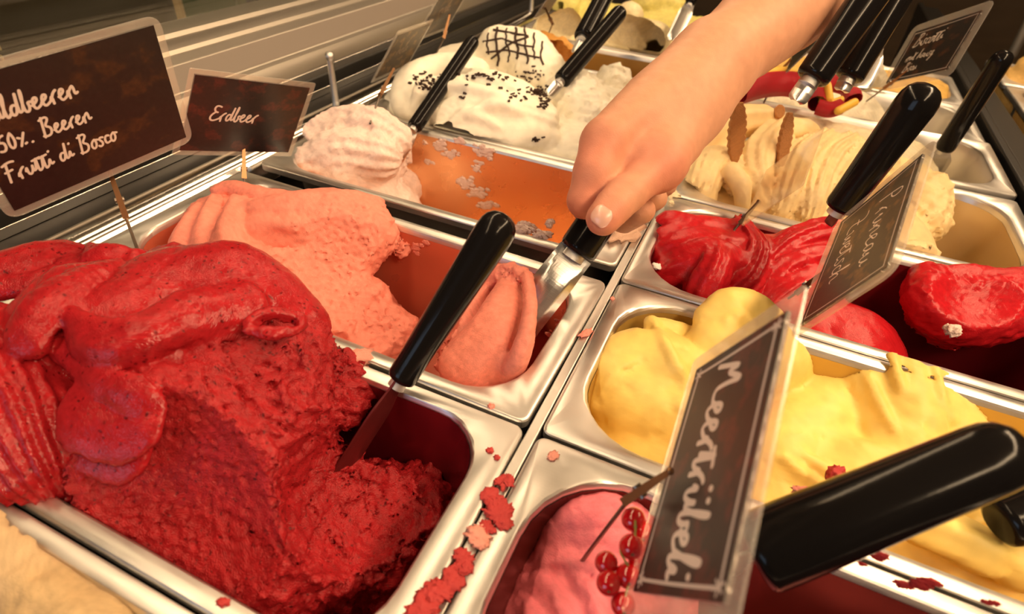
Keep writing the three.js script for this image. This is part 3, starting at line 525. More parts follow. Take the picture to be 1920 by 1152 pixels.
{ // plum red
  const c = [0.58, 0.014, 0.022], sm = { rough: 0.0005, freq: 90, k: 0.0015, col: c };
  const adds = [
    fillChain('R1', -0.085, 0.06, -0.03, 0.13, sm),
    chain([pt(1320, 495, -0.022, 0.034), pt(1400, 505, -0.026, 0.034), pt(1520, 515, -0.028, 0.034)], { ...sm, k: 0.01 }),
    fold([pt(1232, 440, -0.012, 0.012), pt(1255, 420, 0.0, 0.013), pt(1290, 425, 0.002, 0.012)], sm),
    fold([pt(1250, 445, 0.0, 0.012), pt(1310, 428, 0.006, 0.014), pt(1375, 432, 0.004, 0.012)], { ...sm, fy: 0.6, n: [0, 0.9, 0.4], g: [5, 0.0012] }),
    fold([pt(1228, 480, -0.02, 0.014), pt(1265, 468, -0.006, 0.016), pt(1320, 458, 0.0, 0.016), pt(1390, 462, 0.0, 0.012)], { ...sm, g: [6, 0.0016] }),
    fold([pt(1240, 520, -0.026, 0.014), pt(1285, 500, -0.012, 0.02), pt(1330, 490, -0.004, 0.022), pt(1370, 500, -0.006, 0.018)], { ...sm, g: [7, 0.002] }),
    fold([pt(1340, 462, 0.004, 0.01), pt(1338, 500, 0.002, 0.016), pt(1320, 545, -0.016, 0.018)], { ...sm, g: [8, 0.0022], k: 0.004 }),
    fold([pt(1385, 425, 0.002, 0.012), pt(1412, 470, 0.0, 0.015), pt(1400, 520, -0.01, 0.017), pt(1365, 560, -0.024, 0.016)], { ...sm, g: [11, 0.003] }),
    fold([pt(1412, 540, -0.022, 0.012), pt(1440, 490, -0.008, 0.014), pt(1490, 455, 0.0, 0.016), pt(1560, 440, 0.002, 0.018), pt(1600, 455, 0, 0.016)], { ...sm, g: [9, 0.003] }),
    fold([pt(1420, 555, -0.024, 0.012), pt(1455, 515, -0.01, 0.014), pt(1510, 490, -0.004, 0.014), pt(1570, 490, -0.006, 0.016)], { ...sm, g: [7, 0.0025] }),
    fold([pt(1440, 570, -0.026, 0.012), pt(1480, 540, -0.014, 0.014), pt(1540, 525, -0.012, 0.016)], { ...sm, g: [7, 0.002] }),
    fold([pt(1480, 500, -0.002, 0.006), pt(1500, 490, 0.002, 0.006), pt(1520, 500, -0.002, 0.006)], sm),
    chain([pt(1470, 580, -0.03, 0.018)], sm),
    fold([pt(1735, 520, -0.008, 0.014), pt(1745, 560, -0.014, 0.022), pt(1790, 585, -0.018, 0.028), pt(1850, 582, -0.016, 0.03), pt(1930, 555, -0.01, 0.028)], { ...sm, rough: 0.0012, freq: 120, k: 0.006 }),
    fold([pt(1760, 515, 0.0, 0.008), pt(1820, 520, 0.0, 0.012), pt(1900, 535, 0.0, 0.012)], { ...sm, k: 0.006 }),
    chain([pt(1715, 560, -0.026, 0.01), pt(1740, 590, -0.032, 0.016), pt(1780, 615, -0.036, 0.018)], { ...sm, rough: 0.003, freq: 170 }),
  ];
  const cuts = [facet(1840, 540, 0.004, [-0.1, 0.75, 0.65], 0.06, { cutRough: 0.0006, freq: 150 })];
  iceCream('R1', 'glossy red plum ice cream swirled in folds', adds, cuts, { cell: 0.0021, mat: cream(0.26), within: true, top: 0.006 });
}
{ // beige with biscuits
  const c = [0.92, 0.71, 0.37], sm = { rough: 0.0004, freq: 60, k: 0.0015, col: c };
  const adds = [
    fillChain('R2', -0.075, 0.075, -0.02, 0.15, sm),
    chain([pt(1350, 330, -0.02, 0.04), pt(1480, 340, -0.02, 0.045), pt(1590, 330, -0.02, 0.04)], { ...sm, k: 0.02 }),
    chain([pt(1380, 240, 0.0, 0.045), pt(1560, 260, 0.0, 0.045)], { ...sm, k: 0.02 }),
    fold([pt(1318, 385, -0.02, 0.014), pt(1315, 345, 0.0, 0.02), pt(1335, 312, 0.012, 0.022), pt(1365, 312, 0.014, 0.018), pt(1385, 345, 0.004, 0.014)], { ...sm, g: [15, 0.0045] }),
    fold([pt(1392, 385, -0.01, 0.008), pt(1390, 350, 0.008, 0.01), pt(1372, 322, 0.018, 0.01)], sm),
    fold([pt(1300, 300, 0.0, 0.018), pt(1335, 262, 0.018, 0.02), pt(1375, 232, 0.032, 0.02), pt(1430, 225, 0.034, 0.018)], { ...sm, g: [6, 0.0025] }),
    fold([pt(1440, 375, -0.008, 0.012), pt(1418, 335, 0.01, 0.018), pt(1425, 290, 0.024, 0.022), pt(1455, 255, 0.032, 0.02)], { ...sm, g: [8, 0.0035] }),
    fold([pt(1465, 395, -0.012, 0.014), pt(1480, 350, 0.008, 0.02), pt(1505, 300, 0.024, 0.022), pt(1545, 268, 0.028, 0.018)], { ...sm, g: [13, 0.0045] }),
    fold([pt(1515, 405, -0.012, 0.014), pt(1525, 355, 0.008, 0.02), pt(1550, 305, 0.02, 0.022), pt(1590, 275, 0.024, 0.018)], { ...sm, g: [13, 0.0045] }),
    fold([pt(1560, 400, -0.012, 0.014), pt(1572, 350, 0.004, 0.02), pt(1600, 305, 0.016, 0.022), pt(1640, 285, 0.016, 0.018)], { ...sm, g: [11, 0.004] }),
    fold([pt(1440, 225, 0.034, 0.012), pt(1490, 240, 0.034, 0.014), pt(1550, 232, 0.03, 0.014), pt(1610, 240, 0.024, 0.012)], { ...sm, fy: 0.6, n: [0, 0.9, 0.4] }),
    fold([pt(1400, 195, 0.03, 0.018), pt(1450, 185, 0.034, 0.022), pt(1510, 195, 0.03, 0.022)], { ...sm, fy: 0.7 }),
    chain([pt(1640, 330, -0.01, 0.035), pt(1730, 365, -0.012, 0.028), pt(1725, 410, -0.03, 0.03)], { ...sm, k: 0.01, rough: 0.0026, freq: 140 }),
    chain([pt(1890, 430, -0.02, 0.014), pt(1925, 455, -0.02, 0.018)], { ...sm, k: 0.01, rough: 0.003, freq: 140 }),
    chain([pt(1700, 470, -0.004, 0.01), pt(1745, 475, -0.004, 0.008)], { ...sm, k: 0.01, rough: 0.003, freq: 140 }),
  ];
  iceCream('R2', 'beige ice cream in ridged folds with biscuits stuck in', adds, [], { cell: 0.0026, mat: cream(0.44, { map: null, bumpScale: 0.00008 }), within: true, top: 0.006 });
}
{ // pink currant
  const c = [0.9, 0.21, 0.26], sm = { rough: 0.0008, freq: 130, k: 0.0015, col: c };
  const adds = [
    fillChain('R9', -0.09, 0.052, 0.0, 0.05, { ...sm }),
    chain([pt(1090, 1060, -0.05, 0.034), pt(1180, 1060, -0.05, 0.036)], { ...sm, k: 0.006 }),
    fold([pt(1045, 1000, -0.028, 0.011), pt(1090, 978, -0.02, 0.014), pt(1135, 975, -0.018, 0.015), pt(1180, 985, -0.02, 0.014)], { ...sm, k: 0.003 }),
    fold([pt(1092, 942, -0.014, 0.003), pt(1080, 972, -0.02, 0.007)], { ...sm, rough: 0.0016 }),
    fold([pt(1138, 932, -0.014, 0.003), pt(1118, 962, -0.018, 0.006)], { ...sm, rough: 0.0016 }),
    fold([pt(1045, 1035, -0.034, 0.012), pt(1095, 1018, -0.026, 0.015), pt(1150, 1025, -0.022, 0.015), pt(1195, 1050, -0.024, 0.014)], { ...sm, g: [5, 0.0014] }),
    fold([pt(985, 1090, -0.05, 0.008), pt(1035, 1062, -0.038, 0.014), pt(1085, 1062, -0.03, 0.016), pt(1135, 1090, -0.026, 0.016), pt(1165, 1140, -0.026, 0.016)], { ...sm, g: [6, 0.0016] }),
    fold([pt(1060, 1085, -0.032, 0.009), pt(1100, 1105, -0.026, 0.012), pt(1125, 1150, -0.026, 0.014)], { ...sm, g: [5, 0.0012] }),
    fold([pt(960, 1125, -0.056, 0.008), pt(1005, 1098, -0.044, 0.014), pt(1050, 1115, -0.036, 0.016), pt(1080, 1170, -0.034, 0.018)], { ...sm, g: [6, 0.0018] }),
    fold([pt(955, 1160, -0.056, 0.012), pt(1000, 1150, -0.046, 0.016), pt(1030, 1190, -0.04, 0.018)], { ...sm, g: [6, 0.0016] }),
    chain([pt(968, 1085, -0.05, 0.006), pt(975, 1105, -0.052, 0.007)], { ...sm, rough: 0.0018 }),
    chain([pt(1200, 1110, -0.04, 0.03)], { ...sm, k: 0.006 }),
  ];
  iceCream('R9', 'pink currant ice cream topped with red berries', adds, [], { cell: 0.0017, mat: cream(0.46), within: true, top: 0.0 });
}
// ---------------------------------------------------------------- spatulas
function frameTo(a, b, face) { // local +y from a to b, local +z towards face
  const y = b.clone().sub(a).normalize(), z = face.clone().addScaledVector(y, -face.dot(y)).normalize(), x = y.clone().cross(z);
  return new THREE.Matrix4().makeBasis(x, y, z).setPosition(a);
}
function handleGeo(L, r0, r1) { // r0 at the blade end (y = 0), r1 at the butt
  const p = [[0, 0], [r0 * 0.72, 0], [r0 * 0.93, 0.0012], [r0, 0.004], [r0 * 1.0, L * 0.15], [mix(r0, r1, 0.45), L * 0.45], [mix(r0, r1, 0.85), L * 0.75], [r1, L - r1 * 1.15], [r1 * 0.965, L - r1 * 0.72], [r1 * 0.84, L - r1 * 0.4], [r1 * 0.6, L - r1 * 0.15], [r1 * 0.3, L - r1 * 0.03], [0, L]];
  const cv = new THREE.SplineCurve(p.slice(3, 8).map((q) => new THREE.Vector2(...q))).getPoints(16);
  return new THREE.LatheGeometry([...p.slice(0, 3).map((q) => new THREE.Vector2(...q)), ...cv, ...p.slice(8).map((q) => new THREE.Vector2(...q))], 32);
}
function bladeGeo(L, w0, w1, bend, thick = 0.0013) { // runs towards -y, hollowed across
  const nu = 14, nv = 16, pos = [], idx = [];
  for (const s of [1, -1]) for (let j = 0; j <= nv; j++) for (let i = 0; i <= nu; i++) {
    const t = j / nv, u = i / nu * 2 - 1; let w = mix(w0, w1, sstep(0, 0.35, t)); if (t > 0.8) w *= Math.sqrt(Math.max(0.02, 1 - ((t - 0.8) / 0.2) ** 2 * 0.75));
    pos.push(u * w, -L * t, bend * (1 - u * u) * sstep(0, 0.3, t) + s * thick / 2);
  }
  const N = (nu + 1) * (nv + 1), at = (s, j, i) => s * N + j * (nu + 1) + i;
  for (let j = 0; j < nv; j++) for (let i = 0; i < nu; i++) for (const s of [0, 1]) { const a = at(s, j, i), b = at(s, j, i + 1), c = at(s, j + 1, i), d = at(s, j + 1, i + 1); if (s) idx.push(a, c, b, b, c, d); else idx.push(a, b, c, b, d, c); }
  const rim = []; for (let j = 0; j <= nv; j++) rim.push([j, 0]); for (let i = 1; i <= nu; i++) rim.push([nv, i]); for (let j = nv - 1; j >= 0; j--) rim.push([j, nu]); for (let i = nu - 1; i > 0; i--) rim.push([0, i]);
  for (let k = 0; k < rim.length; k++) { const [j, i] = rim[k], [j2, i2] = rim[(k + 1) % rim.length]; idx.push(at(0, j, i), at(1, j, i), at(0, j2, i2), at(0, j2, i2), at(1, j, i), at(1, j2, i2)); }
  const g = new THREE.BufferGeometry(); g.setAttribute('position', new THREE.Float32BufferAttribute(pos, 3)); g.setIndex(idx);
  return boxUV(toCreasedNormals(g, 0.6), 1);
}
function spatula(bol, butt, r0, r1, blade, label, o = {}) {
  const t = thing('ice_cream_spatula', label, 'spatula', 'spatulas in the ice cream'), a = bol, b = butt;
  const m = frameTo(a, b, o.face ?? EYE.clone().sub(a)); t.applyMatrix4(m);
  part('handle', handleGeo(a.distanceTo(b), r0, r1), M.black, t);
  const f = o.bare ? {position: {}} : part('ferrule', new THREE.CylinderGeometry(r0 * 0.55, r0 * 0.6, 0.006, 20), M.blade, t); f.position.y = -0.002;
  if (blade) {
    const bl = part('blade', bladeGeo(blade.L, blade.w0 ?? 0.008, blade.w1 ?? 0.018, blade.bend ?? 0.004), blade.mat ?? M.blade, t);
    if (blade.turn) bl.rotation.set(blade.turn[0], blade.turn[1], blade.turn[2]);
    if (blade.smear) part('ice_cream_smear', blade.smear, blade.smearMat, t);
  }
  return t;
}
spatula(atD(750, 714, 0.352), atD(949, 402, 0.335), 0.0092, 0.0118, { L: 0.08, w0: 0.006, w1: 0.011, turn: [0, 1.15, 0], mat: std([0.16, 0.02, 0.022], 0.35, { metalness: 0.5 }) }, 'black handled spatula stuck into the dark red ice cream');
spatula(atD(1080, 474, 0.418), atD(1205, 290, 0.402), 0.0142, 0.0135, { L: 0.098, w0: 0.0135, w1: 0.0145, bend: 0.008, turn: [0, 0, -0.06] }, 'black handled spatula held in the hand, its steel blade in the strawberry ice cream');
spatula(atD(776, 240, 0.66), atD(890, 72, 0.72), 0.0088, 0.0088, { L: 0.05, w1: 0.014, turn: [0, 0.7, 0] }, 'slim black handled spatula stuck into the pale pink ice cream');
spatula(atD(1052, 152, 0.73), atD(1167, 18, 0.77), 0.0112, 0.0108, { L: 0.03, w0: 0.006, w1: 0.007 }, 'black handled spatula stuck into the white ice cream with chocolate');
spatula(atD(1092, 72, 0.8), atD(1150, -40, 0.84), 0.0135, 0.013, { L: 0.03, w0: 0.005, w1: 0.006 }, 'black handled spatula in the pan with orange and yellow remains');
spatula(atD(1573, 392, 0.45), atD(1745, 158, 0.385), 0.0118, 0.0136, { L: 0.014, w0: 0.005, w1: 0.005, turn: [0, 0.9, 0], mat: std([0.2, 0.05, 0.04], 0.4, { metalness: 0.6 }) }, 'thick black handled spatula stuck into the red plum ice cream');
spatula(atD(1770, 280, 0.69), atD(1888, 96, 0.6), 0.0105, 0.0105, { L: 0.05, w1: 0.016, turn: [0, 0.5, 0] }, 'black handled spatula with a bright glint in the scraped end of the beige ice cream');
spatula(atD(1520, 150, 0.47), atD(1660, -50, 0.45), 0.0135, 0.0145, { L: 0.02, w0: 0.006, w1: 0.008 }, 'wide black handled spatula beside the red fruit slices');
spatula(atD(1590, 148, 0.52), atD(1700, -40, 0.5), 0.0125, 0.0135, { L: 0.012, w0: 0.006, w1: 0.007 }, 'black handled spatula crossing behind another beside the red fruit slices');
spatula(atD(1642, 88, 0.62), atD(1690, -10, 0.62), 0.0085, 0.0095, { L: 0.05, w1: 0.014 }, 'small black handled spatula in the white ice cream with yellow crumbs');
spatula(atD(1410, 1042, 0.25), atD(1925, 832, 0.228), 0.0168, 0.0142, { L: 0.03, w0: 0.007, w1: 0.009, turn: [0, 1.3, 0] }, 'large black handled spatula lying across the pink currant pan', { bare: true });
spatula(atD(1872, 985, 0.3), atD(2060, 915, 0.3), 0.0125, 0.013, null, 'black handled spatula lying over the far corner of the yellow ice cream', { bare: true });
spatula(atD(1293, 8, 0.95), atD(1330, -70, 0.97), 0.0085, 0.009, { L: 0.08, w1: 0.012 }, 'black handled spatula in the pale green ice cream');

// ---------------------------------------------------------------- handwritten cards
const GL = { // strokes on a baseline, x height 1
  e: [0.72, [[0, 0.4], [0.4, 0.62], [0.45, 0.95], [0.2, 1], [0.05, 0.6], [0.14, 0.1], [0.4, 0.02], [0.74, 0.34]]],
  r: [0.66, [[0, 0.3], [0.14, 1], [0.18, 0]], [[0.16, 0.6], [0.3, 0.94], [0.52, 1.04]]],
  d: [0.9, [[0.55, 0.8], [0.3, 1], [0.05, 0.6], [0.12, 0.08], [0.4, 0.12], [0.58, 0.7], [0.72, 2.1], [0.6, 0.6], [0.66, 0.05], [0.9, 0.3]]],
  b: [0.75, [[0, 0.3], [0.25, 1.4], [0.2, 2.1], [0.1, 1], [0.12, 0.1], [0.4, 0], [0.56, 0.4], [0.45, 0.85], [0.75, 0.75]]],
  n: [0.85, [[0, 0.4], [0.12, 1], [0.14, 0]], [[0.14, 0.55], [0.4, 1], [0.56, 0.85], [0.56, 0.1], [0.8, 0.3]]],
  u: [0.85, [[0, 0.5], [0.12, 1], [0.12, 0.2], [0.35, 0], [0.58, 0.4], [0.62, 1], [0.62, 0.1], [0.85, 0.35]]],
  i: [0.4, [[0, 0.4], [0.14, 1], [0.16, 0.1], [0.4, 0.35]], [[0.2, 1.55], [0.23, 1.6]]],
  t: [0.6, [[0, 0.35], [0.22, 1.9], [0.2, 0.15], [0.36, 0], [0.55, 0.25]], [[-0.12, 1.25], [0.55, 1.36]]],
  o: [0.75, [[0.4, 0.98], [0.1, 0.8], [0.06, 0.25], [0.3, 0], [0.55, 0.3], [0.52, 0.8], [0.4, 0.98], [0.75, 0.85]]],
  s: [0.6, [[0.5, 0.9], [0.25, 1], [0.12, 0.75], [0.4, 0.45], [0.38, 0.1], [0.12, 0], [0, 0.15]]],
  c: [0.6, [[0.5, 0.85], [0.25, 1], [0.05, 0.55], [0.2, 0.02], [0.55, 0.2]]],
  l: [0.5, [[0, 0.3], [0.3, 1.5], [0.28, 2.1], [0.14, 1.9], [0.14, 0.2], [0.3, 0], [0.5, 0.3]]],
  h: [0.8, [[0, 0.3], [0.25, 1.6], [0.2, 2.1], [0.1, 1.2], [0.1, 0]], [[0.12, 0.55], [0.36, 1], [0.52, 0.8], [0.54, 0.1], [0.8, 0.3]]],
  w: [1.05, [[0, 0.8], [0.1, 1], [0.18, 0.1], [0.4, 0.1], [0.5, 0.9], [0.58, 0.1], [0.82, 0.1], [0.92, 1], [1.05, 0.8]]],
  z: [0.65, [[0, 0.95], [0.5, 1], [0.05, 0.02], [0.65, 0.1]]],
  a: [0.8, [[0.5, 0.9], [0.25, 1], [0.05, 0.5], [0.2, 0], [0.5, 0.4], [0.55, 1], [0.55, 0.1], [0.8, 0.3]]],
  m: [1.2, [[0, 0.4], [0.12, 1], [0.14, 0]], [[0.14, 0.55], [0.36, 1], [0.5, 0.8], [0.5, 0]], [[0.5, 0.55], [0.75, 1], [0.9, 0.8], [0.9, 0.1], [1.2, 0.3]]],
  p: [0.75, [[0, 0.4], [0.14, 1], [0.1, -0.9]], [[0.12, 0.7], [0.4, 1], [0.56, 0.6], [0.4, 0.05], [0.14, 0.2]]],
  g: [0.75, [[0.5, 0.9], [0.25, 1], [0.06, 0.5], [0.25, 0.02], [0.5, 0.5], [0.52, 1], [0.5, -0.6], [0.25, -0.9], [0.1, -0.6], [0.75, 0.2]]],
  E: [1.1, [[0.9, 1.8], [0.5, 2], [0.2, 1.6], [0.45, 1.1], [0.7, 1.1]], [[0.45, 1.1], [0.05, 0.7], [0.1, 0.1], [0.6, 0], [1, 0.3]]],
  B: [1.15, [[0.2, 0], [0.3, 2]], [[0.1, 1.8], [0.6, 2.05], [0.9, 1.7], [0.4, 1.1], [0.95, 0.8], [0.85, 0.15], [0.4, 0], [0.1, 0.15]]],
  F: [1.05, [[0.25, 0], [0.35, 1.9]], [[0.05, 1.75], [0.6, 2.05], [1, 1.9]], [[0.1, 1.05], [0.7, 1.15]]],
  M: [1.7, [[0, 0.1], [0.35, 1.9], [0.4, 0.6], [1, 2], [0.95, 0.9], [1.1, 0.1], [1.7, 0.3]]],
  P: [1.1, [[0.2, 0], [0.3, 2], [0.8, 2.05], [0.95, 1.5], [0.6, 1.05], [0.3, 1.1]]],
  Z: [1.1, [[0.05, 1.9], [0.9, 2], [0.1, 0.05], [1, 0.15]], [[0.25, 1.05], [0.75, 1.1]]],
  H: [1.3, [[0.1, 0], [0.25, 2]], [[0.85, 0], [0.95, 2]], [[0.1, 1], [1, 1.1]]],
  W: [1.6, [[0.05, 1.9], [0.25, 0.2], [0.6, 1.4], [0.9, 0.1], [1.4, 2]]],
  '0': [0.8, [[0.4, 1.6], [0.1, 1.2], [0.1, 0.3], [0.35, 0], [0.6, 0.4], [0.6, 1.2], [0.4, 1.6]]],
  '%': [1.0, [[0.1, 0.9], [0.25, 0.8]], [[0.7, 1.2], [0.2, 0]], [[0.6, 0.1], [0.7, 0.15]]],
  '.': [0.6, [[0.2, 0.02], [0.24, 0.05]]], ' ': [0.6],
};
GL['ü'] = [GL.u[0], GL.u[1], [[0.12, 1.6], [0.14, 1.66]], [[0.55, 1.62], [0.57, 1.68]]];
GL['5'] = [0.8, [[0.6, 1.6], [0.2, 1.55], [0.15, 0.95], [0.5, 0.95], [0.6, 0.4], [0.35, 0], [0.05, 0.15]]];
function curve(c, pts, X, Y) {
  c.beginPath(); c.moveTo(X(pts[0]), Y(pts[0]));
  if (pts.length === 2) c.lineTo(X(pts[1]), Y(pts[1]));
  else { for (let i = 1; i < pts.length - 1; i++) { const m = [(pts[i][0] + pts[i + 1][0]) / 2, (pts[i][1] + pts[i + 1][1]) / 2], e = i === pts.length - 2 ? pts[i + 1] : m; c.quadraticCurveTo(X(pts[i]), Y(pts[i]), X(e), Y(e)); } }
  c.stroke();
}
function write(c, text, x, y, s, o = {}) {
  c.lineWidth = o.w ?? s * 0.17; c.lineCap = 'round'; c.lineJoin = 'round'; c.strokeStyle = o.ink ?? 'rgb(226,214,204)';
  let cx = x; const sl = o.slant ?? 0.18, st = o.stretch ?? 1, rise = o.rise ?? 0;
  for (const ch of text) { const g = GL[ch] ?? GL[' ']; for (const pts of g.slice(1)) curve(c, pts, (q) => cx + (q[0] * st + q[1] * sl) * s, (q) => y - q[1] * s - (cx - x) * rise); cx += g[0] * st * s; }
}
function cardTexture(draw, tone0 = [46, 33, 30], rust0 = [92, 52, 30], seedOff = 0, amount = 1) {
  const tone = tone0.map((q) => q * 0.68), rust = rust0.map((q) => q * 0.74);
  const W = 768, Hh = 540, cv = document.createElement('canvas'); cv.width = W; cv.height = Hh; const c = cv.getContext('2d');
  const im = c.createImageData(W, Hh);
  for (let y = 0; y < Hh; y++) for (let x = 0; x < W; x++) { const a = sstep(0.05, 0.35, fbm(x * 0.005 + seedOff, y * 0.006, 1 + seedOff, 4)) * amount, n = 1 + 0.35 * fbm(x * 0.03, y * 0.03, 5 + seedOff, 3), j = (y * W + x) * 4; for (let k = 0; k < 3; k++) im.data[j + k] = mix(tone[k], rust[k], a) * n; im.data[j + 3] = 255; }
  c.putImageData(im, 0, 0); draw(c, W, Hh);
  const t = new THREE.CanvasTexture(cv); t.colorSpace = THREE.SRGBColorSpace; return t;
}
const ax3 = (x, y) => { const X = v(...x).normalize(), Y = v(...y); Y.addScaledVector(X, -X.dot(Y)).normalize(); return new THREE.Matrix4().makeBasis(X, Y, X.clone().cross(Y)); };
const laminate = (w, h, r) => { const s = new THREE.Shape(), x = w / 2, y = h / 2; s.moveTo(-x + r, -y); s.lineTo(x - r, -y); s.quadraticCurveTo(x, -y, x, -y + r); s.lineTo(x, y - r); s.quadraticCurveTo(x, y, x - r, y); s.lineTo(-x + r, y); s.quadraticCurveTo(-x, y, -x, y - r); s.lineTo(-x, -y + r); s.quadraticCurveTo(-x, -y, -x + r, -y); return s; };
function card(pos, xa, ya, w, h, tex, label, o = {}) {
  const t = thing('price_card', label, 'card', 'laminated cards on stakes'); const m = ax3(xa, ya); t.quaternion.setFromRotationMatrix(m); t.position.copy(pos);
  const mg = o.margin ?? 0.005;
  const lg = new THREE.ExtrudeGeometry(laminate(w + 2 * mg, h + 2 * mg, o.r ?? 0.004), { depth: 0.0009, bevelEnabled: true, bevelThickness: 0.0002, bevelSize: 0.0002, bevelSegments: 1 }); lg.translate(0, 0, -0.00045);
  part('plastic_sleeve', lg, o.sleeve ?? M.clear, t);
  if (tex) part('chalk_card', box(-w / 2, w / 2, -h / 2, h / 2, -0.0009, 0.0009), tex.isMaterial ? tex : std([1, 1, 1], 0.42, { map: tex, clearcoat: 0.3, clearcoatRoughness: 0.25 }), t);
  return { t, edge: (u, k = -0.5) => v(u * w, k * h - (k < 0 ? mg : -mg), 0).applyMatrix4(m).add(pos), y: v(...ya).normalize() };
}
function stake(base, clipLow, clipTop, label, o = {}) {
  const t = thing('card_stake', label, 'card stake', 'card stakes');
  const d = clipTop.clone().sub(clipLow).normalize();
  part('rod', tube([base, base.clone().lerp(clipLow, 0.5), clipLow], o.r ?? 0.0011, 10, 8), o.mat ?? M.stake, t);
  const m = frameTo(clipLow, clipTop, o.face ?? EYE.clone().sub(clipLow)), L = clipLow.distanceTo(clipTop);
  for (const s of [1, -1]) { const g = new THREE.BoxGeometry(0.0044, L, 0.0012, 1, 6, 1), p = g.attributes.position; for (let i = 0; i < p.count; i++) { const q = (p.getY(i) / L + 0.5); p.setX(i, p.getX(i) * (1 - 0.45 * q)); p.setZ(i, p.getZ(i) + s * (0.0026 + 0.0018 * (1 - q) - 0.0016 * q)); } g.translate(0, L / 2, 0); g.applyMatrix4(m); g.computeVertexNormals(); part('clip_jaw', g, M.clip, t); }
  const jaw = t.children[1], sp = new THREE.CylinderGeometry(0.0022, 0.0022, 0.0062, 12); sp.rotateZ(Math.PI / 2); sp.translate(0, L * 0.28, 0); sp.applyMatrix4(m); part('spring', sp, M.stake, jaw);
  part('tip', new THREE.SphereGeometry(0.0018, 10, 8).translate(clipTop.x, clipTop.y, clipTop.z), M.clip, jaw);
  return t;
}
const chalkBorder = (c, W, Hh, k = 14, lw = 7) => { c.strokeStyle = 'rgb(205,196,190)'; c.lineWidth = lw; c.lineCap = 'round'; for (const [a, b] of [[[k, k + 6], [W - k, k]], [[W - k, k], [W - k - 6, Hh - k]], [[W - k, Hh - k], [k, Hh - k - 8]], [[k + 4, Hh - k], [k, k]]]) { c.beginPath(); c.moveTo(...a); c.quadraticCurveTo((a[0] + b[0]) / 2 + 6, (a[1] + b[1]) / 2 + 8, ...b); c.stroke(); } };
const star = (c, x, y, s) => { c.lineWidth = 8; for (const a of [0.2, 1.2, 2.2]) { c.beginPath(); c.moveTo(x - s * Math.cos(a), y - s * Math.sin(a)); c.lineTo(x + s * Math.cos(a), y + s * Math.sin(a)); c.stroke(); } };
// forest berries card over the dark red ice cream
{
  const tx = cardTexture((c, W) => { write(c, 'Waldbeeren', 16, 178, 46, { w: 11, slant: 0.1 }); write(c, '50%. Beeren', 60, 295, 40, { w: 10, slant: 0.1 }); write(c, 'Frutti di Bosco', 30, 420, 42, { w: 10, slant: 0.1 }); }, [40, 30, 27], [74, 46, 24], 0);
  const c = card(v(-0.373, 0.1258, -0.2126), [0.1514, 0.0814, -0.9851], [0.17, 0.9796, 0.107], 0.115, 0.08, tx, 'black card reading Frutti di Bosco over the dark red ice cream', { r: 0.009 });
  stake(atY(290, 556, 0.06), atD(236, 408, 0.44), atD(193, 287, 0.42), 'metal stake with a pink smeared clip in the dark red ice cream');
}
{
  const tx = cardTexture((c) => write(c, 'Erdbeer', 135, 305, 58, { w: 13, slant: 0.12 }), [44, 22, 22], [92, 34, 26], 3.3);
  card(v(-0.4221, 0.0609, -0.3774), [0.2771, -0.3021, -0.9121], [0.4045, 0.8977, -0.1744], 0.105, 0.074, tx, 'black card reading Erdbeer over the strawberry ice cream', { r: 0.0015 });
  stake(atD(458, 384, 0.56), atD(458, 335, 0.555), atD(457, 270, 0.55), 'thin metal stake with a coppery clip in the strawberry ice cream');
}
{
  const tx = cardTexture((c, W, Hh) => { chalkBorder(c, W, Hh, 22, 6); write(c, 'Pruneau', 120, 220, 74, { w: 7, slant: 0.05, stretch: 1.15 }); write(c, 'Zwetsch', 130, 430, 74, { w: 7, slant: 0.05, stretch: 1.1 }); }, [52, 42, 32], [122, 84, 44], 6.1);
  card(v(0.0849, 0.0858, -0.3796), [-0.1297, -0.2778, 0.9518], [0.2887, 0.9078, 0.3043], 0.105, 0.074, tx, 'brown card with white outline and two zigzag lines, beside the yellow ice cream', { margin: 0.009, r: 0.012 });
  stake(atY(1478, 560, 0.0), atD(1500, 545, 0.45), atD(1547, 508, 0.415), 'metal clip stake holding the brown card with zigzag writing');
}
{
  const tx = cardTexture((c, W, Hh) => { chalkBorder(c, W, Hh, 30, 11); for (const [x, y] of [[34, 34], [W - 34, 34], [W - 34, Hh - 36], [36, Hh - 38]]) star(c, x, y, 22); write(c, 'Meertrübeli', 58, 355, 100, { w: 19, slant: 0.08, stretch: 0.8 }); }, [30, 21, 22], [104, 34, 30], 8.4, 0.9);
  card(v(0.0231, 0.0886, -0.1615), [0.0169, -0.3852, 0.9227], [0.2917, 0.8846, 0.3639], 0.105, 0.074, tx, 'large black card reading Meertrübeli over the pink currant ice cream', { margin: 0.0085, r: 0.004 });
  stake(atY(1082, 1065, -0.022), atD(1180, 935, 0.262), atD(1256, 884, 0.238), 'dark metal stake with a brass clip in the pink currant ice cream');
}
{
  const tx = cardTexture((c, W, Hh) => { chalkBorder(c, W, Hh, 22, 6); write(c, 'Biscotti', 90, 190, 70, { w: 9 }); write(c, 'mit hausg', 110, 340, 52, { w: 7 }); write(c, 'Biscu', 150, 460, 50, { w: 7 }); }, [46, 32, 26], [86, 50, 30], 11);
  card(v(0.1789, 0.0921, -0.9409), [0.4126, 0.4484, 0.7929], [0.1847, 0.8112, -0.5548], 0.105, 0.074, tx, 'dark card with faint outlined writing above the far right pans', { margin: 0.011, r: 0.012 });
  stake(v(0.135, 0.005, -0.97), v(0.15, 0.035, -0.955), v(0.165, 0.062, -0.945), 'metal stake holding the faint dark card above the far right pans');
}
const dim = (tone, rust, s) => cardTexture((c, W, Hh) => { write(c, 'mela', 200, 300, 80, { w: 8, ink: 'rgb(150,130,110)' }); }, tone, rust, s);
